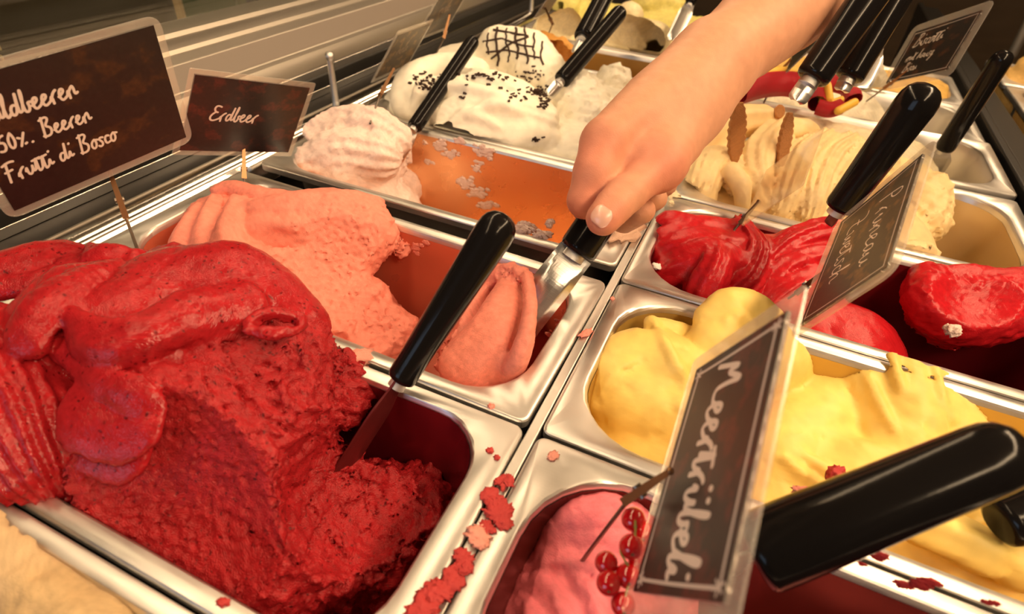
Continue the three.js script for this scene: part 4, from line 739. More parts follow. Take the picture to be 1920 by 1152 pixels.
{ // two pale cards over the white ice cream, seen almost edge on
  card(v(-0.433, 0.0556, -0.6545), [-0.1128, -0.0658, -0.9914], [0.5181, 0.8475, -0.1152], 0.089, 0.063, dim([92, 72, 44], [150, 118, 70], 14), 'tan patterned card over the pale pink ice cream', { margin: 0.006, r: 0.001 });
  stake(atY(694, 232, 0.03), atD(712, 180, 0.64), atD(738, 130, 0.66), 'metal stake with a red clip in the pale pink ice cream');
  card(atD(835, 18, 0.78), [-0.1128, -0.0658, -0.9914], [0.5181, 0.8475, -0.1152], 0.1, 0.07, dim([60, 48, 34], [112, 86, 52], 17), 'brown grey card with faint white marks behind the tan card', { margin: 0.006, r: 0.001 });
  stake(atY(812, 112, 0.04), atD(832, 72, 0.8), atD(843, 28, 0.79), 'metal stake with a bright clip behind the tan card');
  card(atD(1040, -8, 0.9), [-0.1128, -0.0658, -0.9914], [0.5181, 0.8475, -0.1152], 0.09, 0.065, dim([56, 30, 34], [92, 46, 44], 19), 'small purple brown card over the cream ice cream with yellow sauce', { margin: 0.004, r: 0.001 });
  stake(atY(1025, 72, 0.01), atD(1036, 45, 0.9), atD(1022, 14, 0.9), 'thin metal stake of the small purple brown card');
  card(atD(1512, 82, 0.72), [-0.05, -0.2, 0.95], [0.45, 0.85, 0.3], 0.08, 0.045, dim([36, 30, 24], [70, 54, 34], 23), 'dark card seen almost edge on beside the forearm', { margin: 0.004, r: 0.001 });
  stake(atY(1432, 193, 0.03), atD(1458, 140, 0.75), atD(1482, 112, 0.73), 'thin metal stake below the dark card beside the forearm');
  card(atD(1468, 332, 0.5), [-0.08, -0.2, 0.95], [0.5, 0.85, 0.25], 0.085, 0.06, null, 'clear empty plastic card seen edge on over the red plum ice cream', { margin: 0.002, r: 0.002, sleeve: std([0.98, 0.94, 0.86], 0.1, { transmission: 0.9, thickness: 0 }) });
  stake(atY(1368, 442, 0.004), atD(1388, 418, 0.52), atD(1422, 378, 0.51), 'metal clip stake with a coppery tip in the red plum ice cream');
}
// chrome posts on the ledge
for (const [px, py0, py1, x] of [[628, 120, 205, -0.48], [992, -14, 30, -0.48]]) {
  const a = atX(px + 3, py1, x), b = v(a.x, 0.06, a.z), t = thing('chrome_post', px < 700 ? 'chrome ball topped post on the ledge by the pale pink ice cream' : 'chrome post on the ledge far down the row', 'post', 'chrome posts on the ledge');
  const y0 = Math.min(a.y, 0.002); part('shaft', new THREE.CylinderGeometry(0.0035, 0.0045, 0.056, 16).translate(b.x, 0.03, b.z), M.blade, t);
  part('ball', new THREE.SphereGeometry(0.0055, 16, 12).translate(b.x, 0.06, b.z), M.blade, t);
}
// ---------------------------------------------------------------- hand and forearm
{
  const q = (px, py, d, r) => [atD(px, py, d), r];
  const sk = { rough: 0, k: 0.012, col: [0.62, 0.27, 0.155] };
  const arm = [
    chain([[v(0.3, 0.43, -0.95), 0.055], [v(0.16, 0.335, -0.92), 0.05], [v(0.055, 0.262, -0.868), 0.046], q(1560, -110, 0.56, 0.049), q(1470, 5, 0.5, 0.043), q(1395, 72, 0.475, 0.034), q(1340, 118, 0.455, 0.0285)], { ...sk, k: 0.02 }),
    chain([q(1338, 142, 0.46, 0.026), q(1290, 205, 0.445, 0.027)], { ...sk, k: 0.016 }),
    chain([q(1330, 112, 0.452, 0.028), q(1228, 200, 0.428, 0.0265), q(1143, 266, 0.404, 0.019)], { ...sk, k: 0.018 }),      // index metacarpal and back of the hand
    chain([q(1325, 112, 0.485, 0.024), q(1215, 210, 0.465, 0.022), q(1140, 268, 0.445, 0.018)], { ...sk, k: 0.016 }),
    chain([q(1300, 185, 0.445, 0.026), q(1262, 262, 0.425, 0.0225), q(1232, 308, 0.405, 0.0185)], { ...sk, k: 0.016 }),   // thumb base
  ];
  const thumb = [
    chain([q(1236, 304, 0.402, 0.0178), q(1208, 332, 0.392, 0.0142), q(1174, 362, 0.381, 0.0132)], { ...sk, k: 0.012 }),
    chain([q(1174, 362, 0.381, 0.0132), q(1150, 388, 0.374, 0.0126), q(1131, 410, 0.369, 0.0112)], { ...sk, k: 0.003 }),
  ];
  const index = [
    chain([q(1132, 272, 0.402, 0.0165), q(1118, 325, 0.396, 0.0158)], { ...sk, k: 0.006 }),
    chain([q(1118, 325, 0.396, 0.0158), q(1098, 375, 0.398, 0.0125)], { ...sk, k: 0.003 }),
    chain([q(1098, 375, 0.398, 0.0125), q(1100, 392, 0.42, 0.0105), q(1128, 400, 0.437, 0.009)], { ...sk, k: 0.003 }),
  ];
  const rest = [];
  for (const [i, mx, my, tx, ty] of [[0, 1135, 268, 1205, 395], [1, 1155, 252, 1228, 372], [2, 1180, 238, 1248, 345]]) {
    const D = 0.43 + i * 0.018;
    rest.push(chain([q(mx, my, D, 0.018), q(mx - 4 + i * 10, my + 90, D + 0.01, 0.0125), q((mx + tx) / 2, ty + 18, D + 0.022, 0.0105), q(tx, ty, D - 0.008, 0.0095)], { ...sk, k: 0.004 }));
  }
  const f0 = makeField([...arm, ...thumb, ...index, ...rest], [], null);
  const cr = (px, py, d) => atD(px, py, d);
  const creases = [[cr(1160, 352, 0.372), cr(1192, 380, 0.376)], [cr(1166, 346, 0.374), cr(1198, 372, 0.378)], [cr(1172, 340, 0.376), cr(1200, 362, 0.38)], [cr(1215, 258, 0.395), cr(1166, 318, 0.38)]];
  const lobes = creases.map(([a, b], i) => ({ a, ba: b.clone().sub(a), il: 1 / b.clone().sub(a).lengthSq(), amp: i === 3 ? 0.0022 : 0.0007, wd: i === 3 ? 0.004 : 0.0011 }));
  const veins = [[cr(1300, 130, 0.41), cr(1215, 200, 0.385)], [cr(1260, 120, 0.41), cr(1160, 215, 0.375)]].map(([a, b]) => ({ a, ba: b.clone().sub(a), il: 1 / b.clone().sub(a).lengthSq() }));
  const dl = (L, x, y, z) => { const px = x - L.a.x, py = y - L.a.y, pz = z - L.a.z; let h = (px * L.ba.x + py * L.ba.y + pz * L.ba.z) * L.il; h = clamp(h, 0, 1); return Math.hypot(px - L.ba.x * h, py - L.ba.y * h, pz - L.ba.z * h); };
  const f = (x, y, z) => { let d = f0(x, y, z); if (Math.abs(d) < 0.01) { for (const L of lobes) d += L.amp * Math.exp(-((dl(L, x, y, z) / (L.wd * 3)) ** 2)); for (const L of veins) d -= 0.0008 * Math.exp(-((dl(L, x, y, z) / 0.012) ** 2)); d -= 0.0003 * fbm(x * 120, y * 120, z * 120, 3); } return d; };
  f.near = f0.near;
  const all = new THREE.Box3(); for (const c of [...arm, ...thumb, ...index, ...rest]) for (const s of c.segs) { const r = Math.max(s.ra, s.rb) + 0.006; all.expandByPoint(v(s.ax + r, s.ay + r, s.az + r)); all.expandByPoint(v(s.ax - r, s.ay - r, s.az - r)); all.expandByPoint(v(s.ax + s.bx + r, s.ay + s.by + r, s.az + s.bz + r)); all.expandByPoint(v(s.ax + s.bx - r, s.ay + s.by - r, s.az + s.bz - r)); }
  const knuckle = cr(1100, 285, 0.385), tip = cr(1130, 412, 0.36), pip = cr(1085, 370, 0.38), ip = cr(1240, 320, 0.39);
  const g = surfaceNets(f, all.min, all.max, 0.0023, (x, y, z) => {
    let t = 0; for (const [c, r] of [[knuckle, 0.03], [tip, 0.022], [pip, 0.03], [ip, 0.03]]) t = Math.max(t, Math.exp(-(((x - c.x) ** 2 + (y - c.y) ** 2 + (z - c.z) ** 2) / (r * r))));
    const n = 1 + 0.1 * fbm(x * 90, y * 90, z * 90, 4); return [mix(0.63, 0.64, t) * n, mix(0.32, 0.235, t) * n, mix(0.195, 0.15, t) * n];
  });
  const t = thing('person', 'bare right forearm and hand reaching in, gripping a spatula handle', 'person');
  const skinTex = dataTex(256, 256, (x, y) => { const s = clamp(128 + 120 * tileN(x / 256, y / 256, 7, 4, 6), 0, 255); return [s, s, s]; }); skinTex.repeat.set(22, 22);
  part('hand_and_forearm', g, new THREE.MeshPhysicalMaterial({ vertexColors: true, roughness: 0.52, bumpMap: skinTex, bumpScale: 0.00018, sheen: 0.2, sheenColor: new THREE.Color(1, 0.6, 0.45), specularIntensity: 0.5 }), t);
  { // short black sleeve on the upper arm
    const a = v(0.19, 0.355, -0.926), b = v(0.36, 0.47, -0.962), prof = [[0.056, 0], [0.066, -0.003], [0.07, 0.002], [0.073, 0.05], [0.078, 0.12], [0.082, 0.2], [0.0, 0.215]].map((p2) => new THREE.Vector2(...p2)), sg = new THREE.LatheGeometry(prof, 32);
    const sp = sg.attributes.position; for (let i = 0; i < sp.count; i++) { const k = 1 + 0.05 * fbm(sp.getX(i) * 22, sp.getY(i) * 22, sp.getZ(i) * 22, 2); sp.setX(i, sp.getX(i) * k); sp.setZ(i, sp.getZ(i) * k); } sg.computeVertexNormals(); sg.applyMatrix4(frameTo(a, b, v(0, 1, 0)));
    part('sleeve', sg, std([0.02, 0.02, 0.022], 0.85, { side: THREE.DoubleSide }), t).userData.label = 'short black sleeve';
  }
  // thumb nail: a thin curved plate laid on the thumb's upper side
  const onHand = (px, py) => { const d = dirOf(px, py).normalize(), p = EYE.clone().addScaledVector(d, 0.25); for (let i = 0; i < 300; i++) { const s = f(p.x, p.y, p.z); if (s < 0.0002) break; p.addScaledVector(d, clamp(s * 0.7, 0.0002, 0.03)); } return p.addScaledVector(d, -0.0004); };
  const pos = [], idx = [], N = 10;
  for (const s of [1, 0]) for (let j = 0; j <= N; j++) for (let i = 0; i <= N; i++) { const a = j / N, u = i / N * 2 - 1, w = 19 * (1 - Math.abs(a * 2 - 1) ** 3.5 * 0.45), p = onHand(1139 - 22 * a + u * w * 0.8, 390 + 31 * a + u * w * 0.62); if (!s) p.addScaledVector(dirOf(1130, 405).normalize(), 0.0009); pos.push(p.x, p.y, p.z); }
  const K = (N + 1) * (N + 1); for (let s = 0; s < 2; s++) for (let j = 0; j < N; j++) for (let i = 0; i < N; i++) { const a = s * K + j * (N + 1) + i; if (s) idx.push(a, a + N + 1, a + 1, a + 1, a + N + 1, a + N + 2); else idx.push(a, a + 1, a + N + 1, a + 1, a + N + 2, a + N + 1); }
  for (let i = 0; i < N; i++) for (const [p0, p1] of [[i, i + 1], [N * (N + 1) + i, N * (N + 1) + i + 1], [i * (N + 1), (i + 1) * (N + 1)], [i * (N + 1) + N, (i + 1) * (N + 1) + N]]) idx.push(p0, p1, K + p0, p1, K + p1, K + p0);
  const ng = new THREE.BufferGeometry(); ng.setAttribute('position', new THREE.Float32BufferAttribute(pos, 3)); ng.setIndex(idx); ng.computeVertexNormals();
  part('thumb_nail', ng, std([0.8, 0.45, 0.34], 0.28, { clearcoat: 0.4, side: THREE.DoubleSide }), t);
}
// ---------------------------------------------------------------- ice cream further off and along the edge
const blobs = (key, label, list, col, o = {}) => { const base = { rough: o.rough ?? 0.0016, freq: o.freq ?? 90, k: o.k ?? 0.01, col }; return iceCream(key, label, [fillChain(key, o.fy0 ?? -0.095, o.fr ?? 0.06, o.x0 ?? PANS[key].x0 + 0.03, o.x1 ?? PANS[key].x1 - 0.03, base), ...list.map((q) => chain(q.p, { ...base, ...q.o }))], [], { cell: o.cell ?? 0.004, mat: cream(o.gloss ?? 0.5), within: true, top: 0.008 }); };
blobs('L4', 'orange and yellow ice cream remains in a nearly empty pan', [
  { p: [pt(1018, 72, 0.03, 0.012), pt(1048, 92, 0.022, 0.016), pt(1074, 110, 0.012, 0.014)], o: { col: [0.86, 0.42, 0.1], rough: 0.003 } }, { p: [pt(1035, 105, -0.01, 0.02), pt(1070, 110, -0.015, 0.02)], o: { col: [0.88, 0.6, 0.2] } }], [0.86, 0.66, 0.3], { x0: -0.42, x1: -0.38, fr: 0.04, fy0: -0.07 });
blobs('L5', 'cream ice cream with yellow fruit sauce', [
  { p: [pt(1020, 55, 0.015, 0.025), pt(1060, 45, 0.03, 0.028)] }, { p: [pt(1150, 60, 0.03, 0.03), pt(1200, 70, 0.025, 0.03)] }, { p: [pt(1180, 30, 0.03, 0.025)] }, { p: [pt(1225, 75, 0.02, 0.03)] },
  { p: [pt(1215, 60, 0.045, 0.008), pt(1205, 85, 0.035, 0.01), pt(1190, 95, 0.02, 0.008)], o: { col: [0.85, 0.5, 0.06] } }, { p: [pt(1080, 45, 0.045, 0.008), pt(1075, 70, 0.035, 0.008)], o: { col: [0.85, 0.55, 0.1] } }], [0.88, 0.76, 0.48], { fy0: -0.05, fr: 0.065 });
blobs('L6', 'pale yellow green ice cream far down the row', [
  { p: [pt(1210, 5, 0.03, 0.03), pt(1260, 15, 0.02, 0.028)] }, { p: [pt(1060, 5, 0.02, 0.03)] }, { p: [pt(1280, 30, 0.01, 0.014), pt(1270, 50, 0.0, 0.014)], o: { col: [0.66, 0.58, 0.06] } }], [0.76, 0.68, 0.22], { fy0: -0.04, fr: 0.06 });
blobs('L9', 'beige streaked ice cream beside the dark red one', [
  { p: [pt(-40, 1000, 0.0, 0.012), pt(60, 1090, -0.012, 0.02)] }, { p: [pt(100, 1150, -0.012, 0.02), pt(180, 1200, -0.012, 0.02)], o: { col: [0.6, 0.42, 0.22] } }], [0.72, 0.52, 0.3], { fy0: -0.055, fr: 0.048, cell: 0.0025, rough: 0.0012 });
blobs('R3', 'cream ice cream under the red fruit slices', [
  { p: [pt(1420, 150, 0.02, 0.03), pt(1480, 130, 0.02, 0.03)] }, { p: [pt(1560, 180, 0.0, 0.035), pt(1640, 190, 0.0, 0.03)] }, { p: [pt(1440, 110, 0.03, 0.025)], o: { g: [8, 0.003] } }], [0.86, 0.74, 0.5], { x1: 0.17, fy0: -0.05, fr: 0.065 });
blobs('R4', 'white ice cream with yellow crumbs', [
  { p: [pt(1600, 135, 0.02, 0.03), pt(1650, 150, 0.01, 0.03)], o: { rough: 0.003 } }, { p: [pt(1580, 75, 0.04, 0.03)] }, { p: [pt(1500, 80, 0.03, 0.03)] }], [0.84, 0.76, 0.58], { x1: 0.12, fy0: -0.05, fr: 0.065 });
blobs('R5', 'golden brown ice cream at the far end', [{ p: [pt(1680, 70, 0.03, 0.03), pt(1700, 80, 0.025, 0.025)], o: { rough: 0.003 } }, { p: [pt(1560, 50, 0.03, 0.03)] }], [0.74, 0.46, 0.12], { fy0: -0.05, fr: 0.06 });

blobs('X1', 'brown ice cream beyond the black end rail', [{ p: [[v(0.42, 0.0, -0.98), 0.035], [v(0.5, 0.01, -0.97), 0.04]] }], [0.4, 0.2, 0.06], { fy0: -0.05, fr: 0.062, cell: 0.005 });
blobs('X2', 'caramel ice cream beyond the black end rail', [{ p: [[v(0.42, 0.01, -1.15), 0.035], [v(0.52, 0.01, -1.15), 0.04]] }], [0.6, 0.34, 0.1], { fy0: -0.05, fr: 0.062, cell: 0.005 });
blobs('X3', 'golden ice cream beyond the black end rail', [{ p: [[v(0.42, 0.01, -1.32), 0.035]] }], [0.66, 0.42, 0.14], { fy0: -0.05, fr: 0.062, cell: 0.005 });

// ---------------------------------------------------------------- toppings
const chocMat = std([0.045, 0.016, 0.008], 0.4, { bumpMap: grain, bumpScale: 0.0003 });
{ // drizzle lines over the white ice cream
  const lines = [[[915, 62], [912, 85], [918, 108]], [[932, 52], [930, 80], [936, 112], [930, 128]], [[950, 46], [948, 75], [955, 102], [950, 122]], [[968, 46], [966, 72], [972, 98], [968, 115]], [[985, 50], [984, 80], [990, 108], [986, 124]], [[1002, 62], [1000, 92], [1005, 118]], [[1016, 78], [1014, 104], [1020, 128]], [[905, 78], [940, 72], [975, 84], [1012, 90]], [[912, 98], [950, 94], [990, 104], [1018, 110]], [[925, 56], [960, 62], [1000, 70]], [[920, 110], [960, 80], [1000, 66]]];
  const gs = []; for (const L of lines) { const p = []; for (let i = 0; i + 1 < L.length; i++) for (let k = 0; k < 4; k++) { const t = k / 4, h = hit('L3', mix(L[i][0], L[i + 1][0], t) + rr(-1.5, 1.5), mix(L[i][1], L[i + 1][1], t)); if (h) p.push(h); } if (p.length > 2) gs.push(tube(p, rr(0.0013, 0.0022), p.length * 3, 6)); }
  const t = thing('chocolate_drizzle', 'thin dark chocolate lines drizzled over the peak of the white ice cream', 'chocolate'); gs.forEach((g) => part('drizzle_line', g, chocMat, t));
}
{ // flakes
  const gs = []; for (const [cx, cy, sx, sy, n] of [[800, 150, 28, 12, 26], [800, 165, 14, 8, 14], [1010, 172, 20, 9, 60], [1020, 195, 12, 10, 22], [930, 145, 35, 12, 22], [1000, 140, 30, 12, 26], [1005, 262, 14, 4, 9], [870, 180, 8, 6, 5], [880, 150, 30, 10, 10], [970, 180, 30, 14, 14]])
    for (let i = 0; i < n; i++) { const h = hit('L3', cx + sx * (rnd() + rnd() - 1) * 1.3, cy + sy * (rnd() + rnd() - 1) * 1.3); if (!h) continue; const g = new THREE.BoxGeometry(rr(0.002, 0.006), rr(0.001, 0.002), rr(0.0012, 0.003)); g.rotateX(rr(-0.6, 0.6)); g.rotateY(rr(0, 6)); g.translate(h.x, h.y + 0.0006, h.z); gs.push(g); }
  const m = solo('chocolate_flakes', mergeGeometries(gs), chocMat, 'small chocolate flakes scattered over the white ice cream', 'chocolate'); m.userData.kind = 'stuff';
}
{ // biscuits
  const bm = std([0.48, 0.2, 0.05], 0.62, { bumpMap: grain, bumpScale: 0.0006, map: plainTex });
  const bis = (a, b, w, label, ridges) => {
    const L = a.distanceTo(b), n = 22, pos = [], s = new THREE.Shape(); const pts = [];
    for (let i = 0; i <= n; i++) { const t = i / n, e = Math.sin(Math.PI * clamp(t, 0.02, 0.98)) ** 0.45; pts.push([w * e * (ridges ? 1 + 0.13 * Math.sin(t * 50) : 1), t * L]); }
    s.moveTo(-pts[0][0], 0); for (const [x, y] of pts) s.lineTo(x, y); for (const [x, y] of pts.slice().reverse()) s.lineTo(-x * 0.9, y);
    const g = new THREE.ExtrudeGeometry(s, { depth: 0.006, bevelEnabled: true, bevelThickness: 0.0015, bevelSize: 0.0012, bevelSegments: 2 }); g.translate(0, 0, -0.003); g.applyMatrix4(frameTo(a, b, EYE.clone().sub(a).add(v(0.25, 0, 0.1))));
    solo('biscuit', g, bm, label, 'biscuit', 'biscuits in the beige ice cream');
  };
  bis(atD(1376, 302, 0.6), atD(1386, 194, 0.58), 0.0075, 'pointed brown biscuit stuck in the beige ice cream beside the hand', true);
  bis(atD(1462, 312, 0.6), atD(1480, 214, 0.59), 0.0052, 'slim ridged biscuit between two folds of the beige ice cream', true);
  bis(atD(1458, 222, 0.66), atD(1461, 200, 0.66), 0.005, 'small dark biscuit tip showing behind the beige ice cream', false);
}
{ // red fruit slices
  const rm = std([0.72, 0.012, 0.03], 0.35, { bumpMap: grain, bumpScale: 0.0006 }), ym = std([0.85, 0.5, 0.06], 0.5);
  const slice = (pts, r0, label) => { const r = r0 * 1.3, t = thing('fruit_slice', label, 'fruit slice', 'red fruit slices'); const g = tube(pts, r, 20, 10); part('flesh', g, rm, t); const g2 = tube(pts.map((q) => q.clone().add(v(0, r * 0.75, -r * 0.75))), r * 0.42, 20, 8); part('rind', g2, ym, t); };
  slice([atD(1385, 172, 0.71), atD(1430, 160, 0.72), atD(1480, 158, 0.73), atD(1505, 164, 0.73)], 0.012, 'long red fruit slice lying beside the forearm');
  slice([atD(1532, 195, 0.72), atD(1535, 165, 0.74), atD(1560, 155, 0.75)], 0.0085, 'curved red fruit slice below the black handles');
  slice([atD(1560, 155, 0.75), atD(1590, 165, 0.74), atD(1600, 188, 0.73)], 0.0085, 'curved red fruit slice arching to the pan rim');
  slice([atD(1532, 200, 0.72), atD(1555, 206, 0.715), atD(1575, 200, 0.715)], 0.0075, 'short red fruit slice at the front of the ring of slices');
  solo('fruit_strip', capsuleBetween(atD(1551, 160, 0.725), atD(1555, 186, 0.715), 0.005), ym, 'yellow fruit strip standing among the red slices', 'fruit strip');
  solo('fruit_strip', capsuleBetween(atD(1572, 208, 0.7), atD(1602, 192, 0.71), 0.005), ym, 'yellow fruit strip lying before the red slices', 'fruit strip');
}
{ // currants
  const cm = std([0.62, 0.006, 0.012], 0.1, { clearcoat: 1, clearcoatRoughness: 0.05 }), stem = std([0.3, 0.3, 0.06], 0.5), tipm = std([0.1, 0.05, 0.02], 0.7), ctr = [];
  for (const [px, py, d, r] of [[1188, 975, 0.263, 0.0056], [1184, 1026, 0.252, 0.0055], [1137, 1056, 0.254, 0.0051], [1141, 1094, 0.247, 0.0053], [1178, 1080, 0.25, 0.0055], [1200, 1048, 0.258, 0.0055], [1168, 1134, 0.246, 0.0052], [1206, 1000, 0.262, 0.0054]]) {
    const c = atD(px, py, d); ctr.push(c); const t = thing('red_currant', 'glossy red currant on the pink currant ice cream', 'berry', 'red currants on the pink ice cream'); t.position.copy(c);
    part('berry', new THREE.SphereGeometry(r, 24, 18), cm, t);
    const k = new THREE.ConeGeometry(0.0011, 0.002, 6); k.applyQuaternion(new THREE.Quaternion().setFromUnitVectors(v(0, 1, 0), v(rr(-0.6, 0.6), 0.4, 1).normalize())); k.translate(r * 0.2, r * 0.45, r * 0.9); part('calyx', k, tipm, t.children[0]);
  }
  solo('currant_stem', tube([ctr[0], ctr[1], ctr[2].clone().lerp(ctr[1], 0.5), ctr[4], ctr[6]].map((q) => q.clone().add(v(0, 0.004, 0))), 0.0005, 30, 6), stem, 'thin green stem linking the red currants', 'stem');
}

// ---------------------------------------------------------------- crumbs and smears
function crumbGeo(r, flat, s) { const g = mergeVertices(new THREE.IcosahedronGeometry(1, 3).deleteAttribute('uv').deleteAttribute('normal')), p = g.attributes.position; for (let i = 0; i < p.count; i++) { const x = p.getX(i), y = p.getY(i), z = p.getZ(i), k = 1 + 0.8 * fbm(x * 1.9 + s, y * 1.9, z * 1.9 - s, 3) + 0.24 * n3(x * 5 + s, y * 5, z * 5); p.setXYZ(i, x * r * k, y * r * k * flat, z * r * k); } g.computeVertexNormals(); return boxUV(g.toNonIndexed()); }
const crumbMat = {}; for (const [k, c] of Object.entries({ red: [0.5, 0.035, 0.035], pink: [0.84, 0.34, 0.27], pale: [0.86, 0.66, 0.6], white: [0.9, 0.86, 0.84], salmon: [0.85, 0.28, 0.22], yellow: [0.85, 0.6, 0.14], beige: [0.66, 0.42, 0.3], cream: [0.86, 0.74, 0.48] })) crumbMat[k] = std(c, 0.6, { bumpMap: grain, bumpScale: 0.0004 });
const crumb = (kind, px, py, y, r, flat, label, long = 1, ang = 0) => { const g = crumbGeo(r, flat, px * 0.137 + py * 0.071); g.scale(long, 1, 1); g.rotateY(ang); const m = solo('ice_cream_crumb', g, crumbMat[kind], label, 'crumb', 'ice cream crumbs and smears'); m.position.copy(atY(px, py, y)); return m; };
// loose clusters at the divider
function cluster(list, kind, label) { const gs = []; for (const [px, py, sx, sy, n, r0] of list) for (let i = 0; i < n; i++) { const p = atY(px + sx * (rnd() + rnd() - 1), py + sy * (rnd() + rnd() - 1), 0.0004); const g = crumbGeo(rr(0.3, 0.95) * r0, 0.38, rnd() * 90); g.scale(rr(1, 1.9), 1, 1); g.rotateY(rr(0, 6)); g.translate(p.x, p.y, p.z); gs.push(g); } solo('ice_cream_crumb', mergeGeometries(gs), crumbMat[kind], label, 'crumb', 'ice cream crumbs and smears'); }
cluster([[945, 905, 14, 16, 10, 0.003], [930, 940, 14, 24, 14, 0.0042], [940, 965, 12, 20, 12, 0.004], [918, 985, 10, 12, 6, 0.003]], 'red', 'dark red crumbly clot across the rim and the divider');
cluster([[898, 1005, 12, 16, 9, 0.0042]], 'pink', 'pink lump beside the dark red clot at the divider');
cluster([[868, 1052, 14, 20, 12, 0.0032], [845, 1085, 14, 18, 12, 0.0036], [812, 1110, 22, 16, 16, 0.0038], [790, 1140, 22, 14, 14, 0.004]], 'red', 'dark red smear running along the rim of the dark red pan');
crumb('red', 918, 845, 0.0004, 0.002, 0.5, 'tiny red crumb on the flange near the strawberry pan corner');
crumb('red', 932, 858, 0.0004, 0.0017, 0.5, 'second tiny red crumb on the flange of the dark red pan');
crumb('salmon', 921, 762, 0.002, 0.0021, 0.4, 'small salmon drop on the strawberry pan flange');
crumb('pink', 1037, 855, 0.0006, 0.0026, 0.3, 'small pink patch on the flange of the pink currant pan', 1.4, 1.3);
crumb('pink', 672, 672, -0.001, 0.0075, 0.7, 'pale pink lump caught on the strawberry pan edge over the dark red ice cream', 1.4, 0.5);
crumb('salmon', 1098, 625, -0.001, 0.0028, 0.5, 'salmon sliver in the gap beside the strawberry pan', 2.2, 1.2);
crumb('pink', 1148, 560, 0.0006, 0.0018, 0.6, 'tiny pink drop on the yellow pan flange near the divider');
crumb('white', 1230, 500, -0.012, 0.004, 0.6, 'white fleck lying on the red plum ice cream');
crumb('beige', 1165, 440, 0.001, 0.012, 0.6, 'brown pink clump on the divider under the thumb', 1.8, 1.1);
crumb('beige', 1190, 410, 0.001, 0.009, 0.7, 'brown pink clump on the plum pan corner under the hand', 1.5, 1.1);
crumb('cream', 1258, 365, 0.001, 0.006, 0.6, 'cream coloured lump on the plum pan back corner', 1.4, 0.4);
crumb('cream', 1258, 380, 0.001, 0.003, 0.8, 'small cream coloured crumb on the plum pan flange');
crumb('red', 1568, 890, -0.012, 0.005, 0.9, 'red fruit piece lying on the yellow ice cream');
crumb('salmon', 1515, 925, 0.001, 0.004, 0.4, 'salmon smear on the rim of the yellow pan', 2, 0.1);
crumb('pale', 1787, 620, 0.01, 0.005, 0.8, 'pale pink lump on the crest of the yellow ice cream');
crumb('salmon', 140, 905, 0.0, 0.002, 0.5, 'reddish smear on the front rim of the dark red pan', 2.5, 0.2);
crumb('red', 418, 1130, 0.0005, 0.0018, 0.5, 'small red crumb on the front rim of the dark red pan', 1.6, 0.3);
crumb('pink', 725, 455, -0.02, 0.008, 0.8, 'strawberry lump stuck to the far wall of its pan', 1.3, 0.5);
crumb('pale', 800, 265, -0.012, 0.006, 0.7, 'pale pink lump hanging off the slim spatula');
{ // frosty patches on the far wall of the pale pink pan and other pans
  const patch = (list, mat, label, zf) => { const gs = []; for (const [px, py, sx, sy, n, r0] of list) for (let i = 0; i < n; i++) { const p = zf(px + sx * (rnd() + rnd() - 1), py + sy * (rnd() + rnd() - 1)); if (!p) continue; const g = crumbGeo(rr(0.4, 1) * r0, 1, rnd() * 90); g.scale(1.2, 0.8, 0.3); g.translate(p.x, p.y, p.z); gs.push(g); } const m = solo('frost_smears', mergeGeometries(gs), mat, label, 'smear'); m.userData.kind = 'stuff'; };
  patch([[825, 272, 12, 10, 26, 0.0035], [845, 290, 20, 9, 22, 0.0034], [862, 264, 14, 5, 12, 0.003], [905, 285, 18, 14, 28, 0.0034], [895, 315, 10, 14, 16, 0.003], [872, 345, 16, 12, 30, 0.0034], [898, 362, 22, 10, 30, 0.0036], [910, 385, 22, 7, 24, 0.0034], [805, 305, 10, 8, 8, 0.003]], crumbMat.pale, 'pale frosty patches on the inner wall of the pale pink pan', (x, y) => { let p = atZ(x, y, -0.556); for (let i = 0; i < 3; i++) p = atZ(x, y, -0.561 + 0.0042 + clamp(-p.y - 0.02, 0, 0.1) * 0.085); return p; });
  patch([[985, 428, 20, 8, 26, 0.0045], [1018, 440, 16, 6, 20, 0.004], [1030, 418, 5, 10, 8, 0.003]], crumbMat.pale, 'pale crumbly residue along the near rim of the pale pink pan', (x, y) => atY(x, y, 0.001));
  patch([[780, 470, 8, 9, 5, 0.004], [770, 515, 6, 10, 5, 0.004], [815, 540, 6, 8, 4, 0.0035], [790, 460, 14, 6, 4, 0.003]], crumbMat.salmon, 'small strawberry flecks on the far wall of the strawberry pan', (x, y) => atZ(x, y, -0.366));
  patch([[1640, 1040, 20, 10, 5, 0.003], [1720, 1095, 30, 10, 9, 0.0035], [1620, 1060, 10, 6, 3, 0.002], [1850, 1130, 20, 6, 4, 0.002]], crumbMat.red, 'red flecks on the inner wall of the pink currant pan', (x, y) => atZ(x, y, -0.199));
  patch([[920, 640, 0, 0, 0, 0.001], [1040, 620, 18, 26, 9, 0.0022], [1000, 690, 16, 16, 6, 0.002], [1065, 590, 10, 14, 5, 0.0022]], crumbMat.pink, 'small pink flecks around the scooped end of the strawberry pan', (x, y) => atX(x, y, -0.092));
}

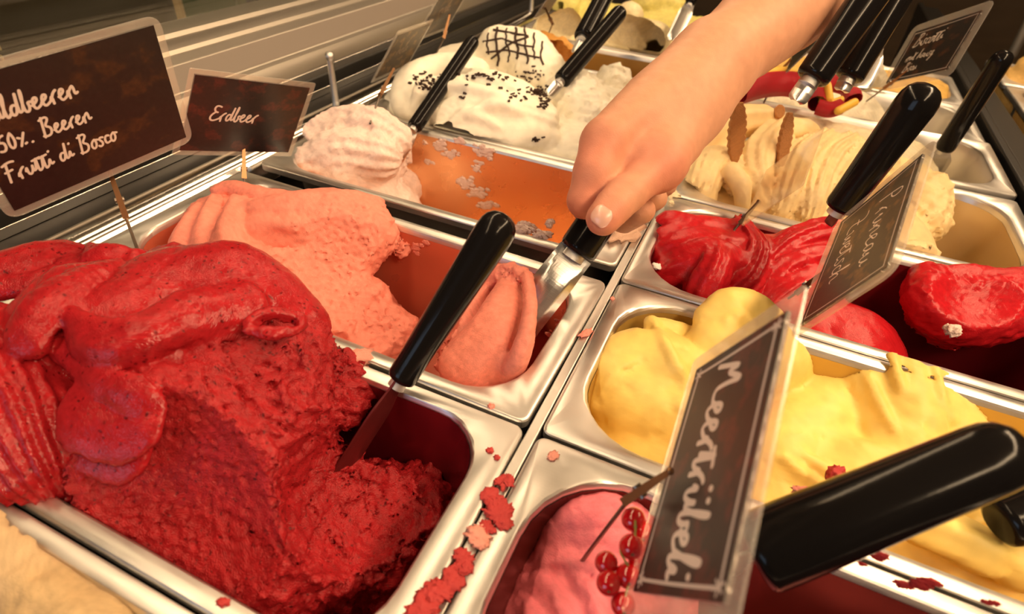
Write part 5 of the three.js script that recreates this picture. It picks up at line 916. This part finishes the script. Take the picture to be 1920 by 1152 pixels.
// ---------------------------------------------------------------- beyond the front glass
{
  const leather = std([0.05, 0.032, 0.014], 0.55, { bumpMap: grain, bumpScale: 0.0012 });
  const t = thing('leather_bag', 'dark brown leather bag with double stitching standing beyond the front glass', 'bag');
  const g = new RoundedBoxGeometry(0.5, 0.62, 0.62, 6, 0.07); part('body', g, leather, t); t.position.set(-1.12, -0.02, -0.42); t.rotation.y = 0.12;
  const th = std([0.34, 0.25, 0.12], 0.7); for (const dz of [0, 0.018]) { const gs = []; for (let i = 0; i < 26; i++) { const s = new THREE.CapsuleGeometry(0.0018, 0.005, 3, 6); const a = i / 25; s.rotateX(0.1); s.translate(0.252, -0.05 + a * 0.3, -0.0 + dz + 0.05 * (1 - a) ** 2); gs.push(s); } part('stitching', mergeGeometries(gs), th, t); }
  struct('trim_1', rbox(-1.3, -1.24, -0.95, 1.2, -1.01, -0.92, 0.006), std([0.5, 0.34, 0.18], 0.6, { map: wallTex }), 'tan upright post beyond the front glass', 'post');
  const b = thing('green_board', 'dark green framed board leaning beyond the front glass', 'board'); part('panel', rbox(-1.62, -1.6, -0.9, 0.5, -1.5, -1.12, 0.006), std([0.045, 0.07, 0.012], 0.6), b); part('frame', mergeGeometries([rbox(-1.63, -1.59, -0.95, 0.52, -1.53, -1.49, 0.004), rbox(-1.63, -1.59, -0.95, 0.52, -1.13, -1.09, 0.004)]), std([0.06, 0.08, 0.02], 0.5), b);
  const c = thing('dark_cabinet', 'black cabinet beyond the front glass', 'cabinet'); part('body', rbox(-2.2, -1.7, -0.95, 0.2, -2.6, -1.6, 0.01), M.blackMatt, c); part('top', rbox(-2.22, -1.68, 0.2, 0.23, -2.62, -1.58, 0.006), std([0.03, 0.026, 0.022], 0.3), c);
  solo('clay_pot', new THREE.LatheGeometry([[0, 0], [0.09, 0], [0.1, 0.01], [0.13, 0.2], [0.14, 0.21], [0.14, 0.24], [0.125, 0.24], [0.115, 0.2], [0.09, 0.02], [0, 0.02]].map((q) => new THREE.Vector2(...q)), 28).translate(-1.9, 0.23, -2.3), std([0.5, 0.17, 0.07], 0.75, { map: wallTex }), 'reddish clay pot on the black cabinet', 'pot');
}
renderer.render(scene, camera);
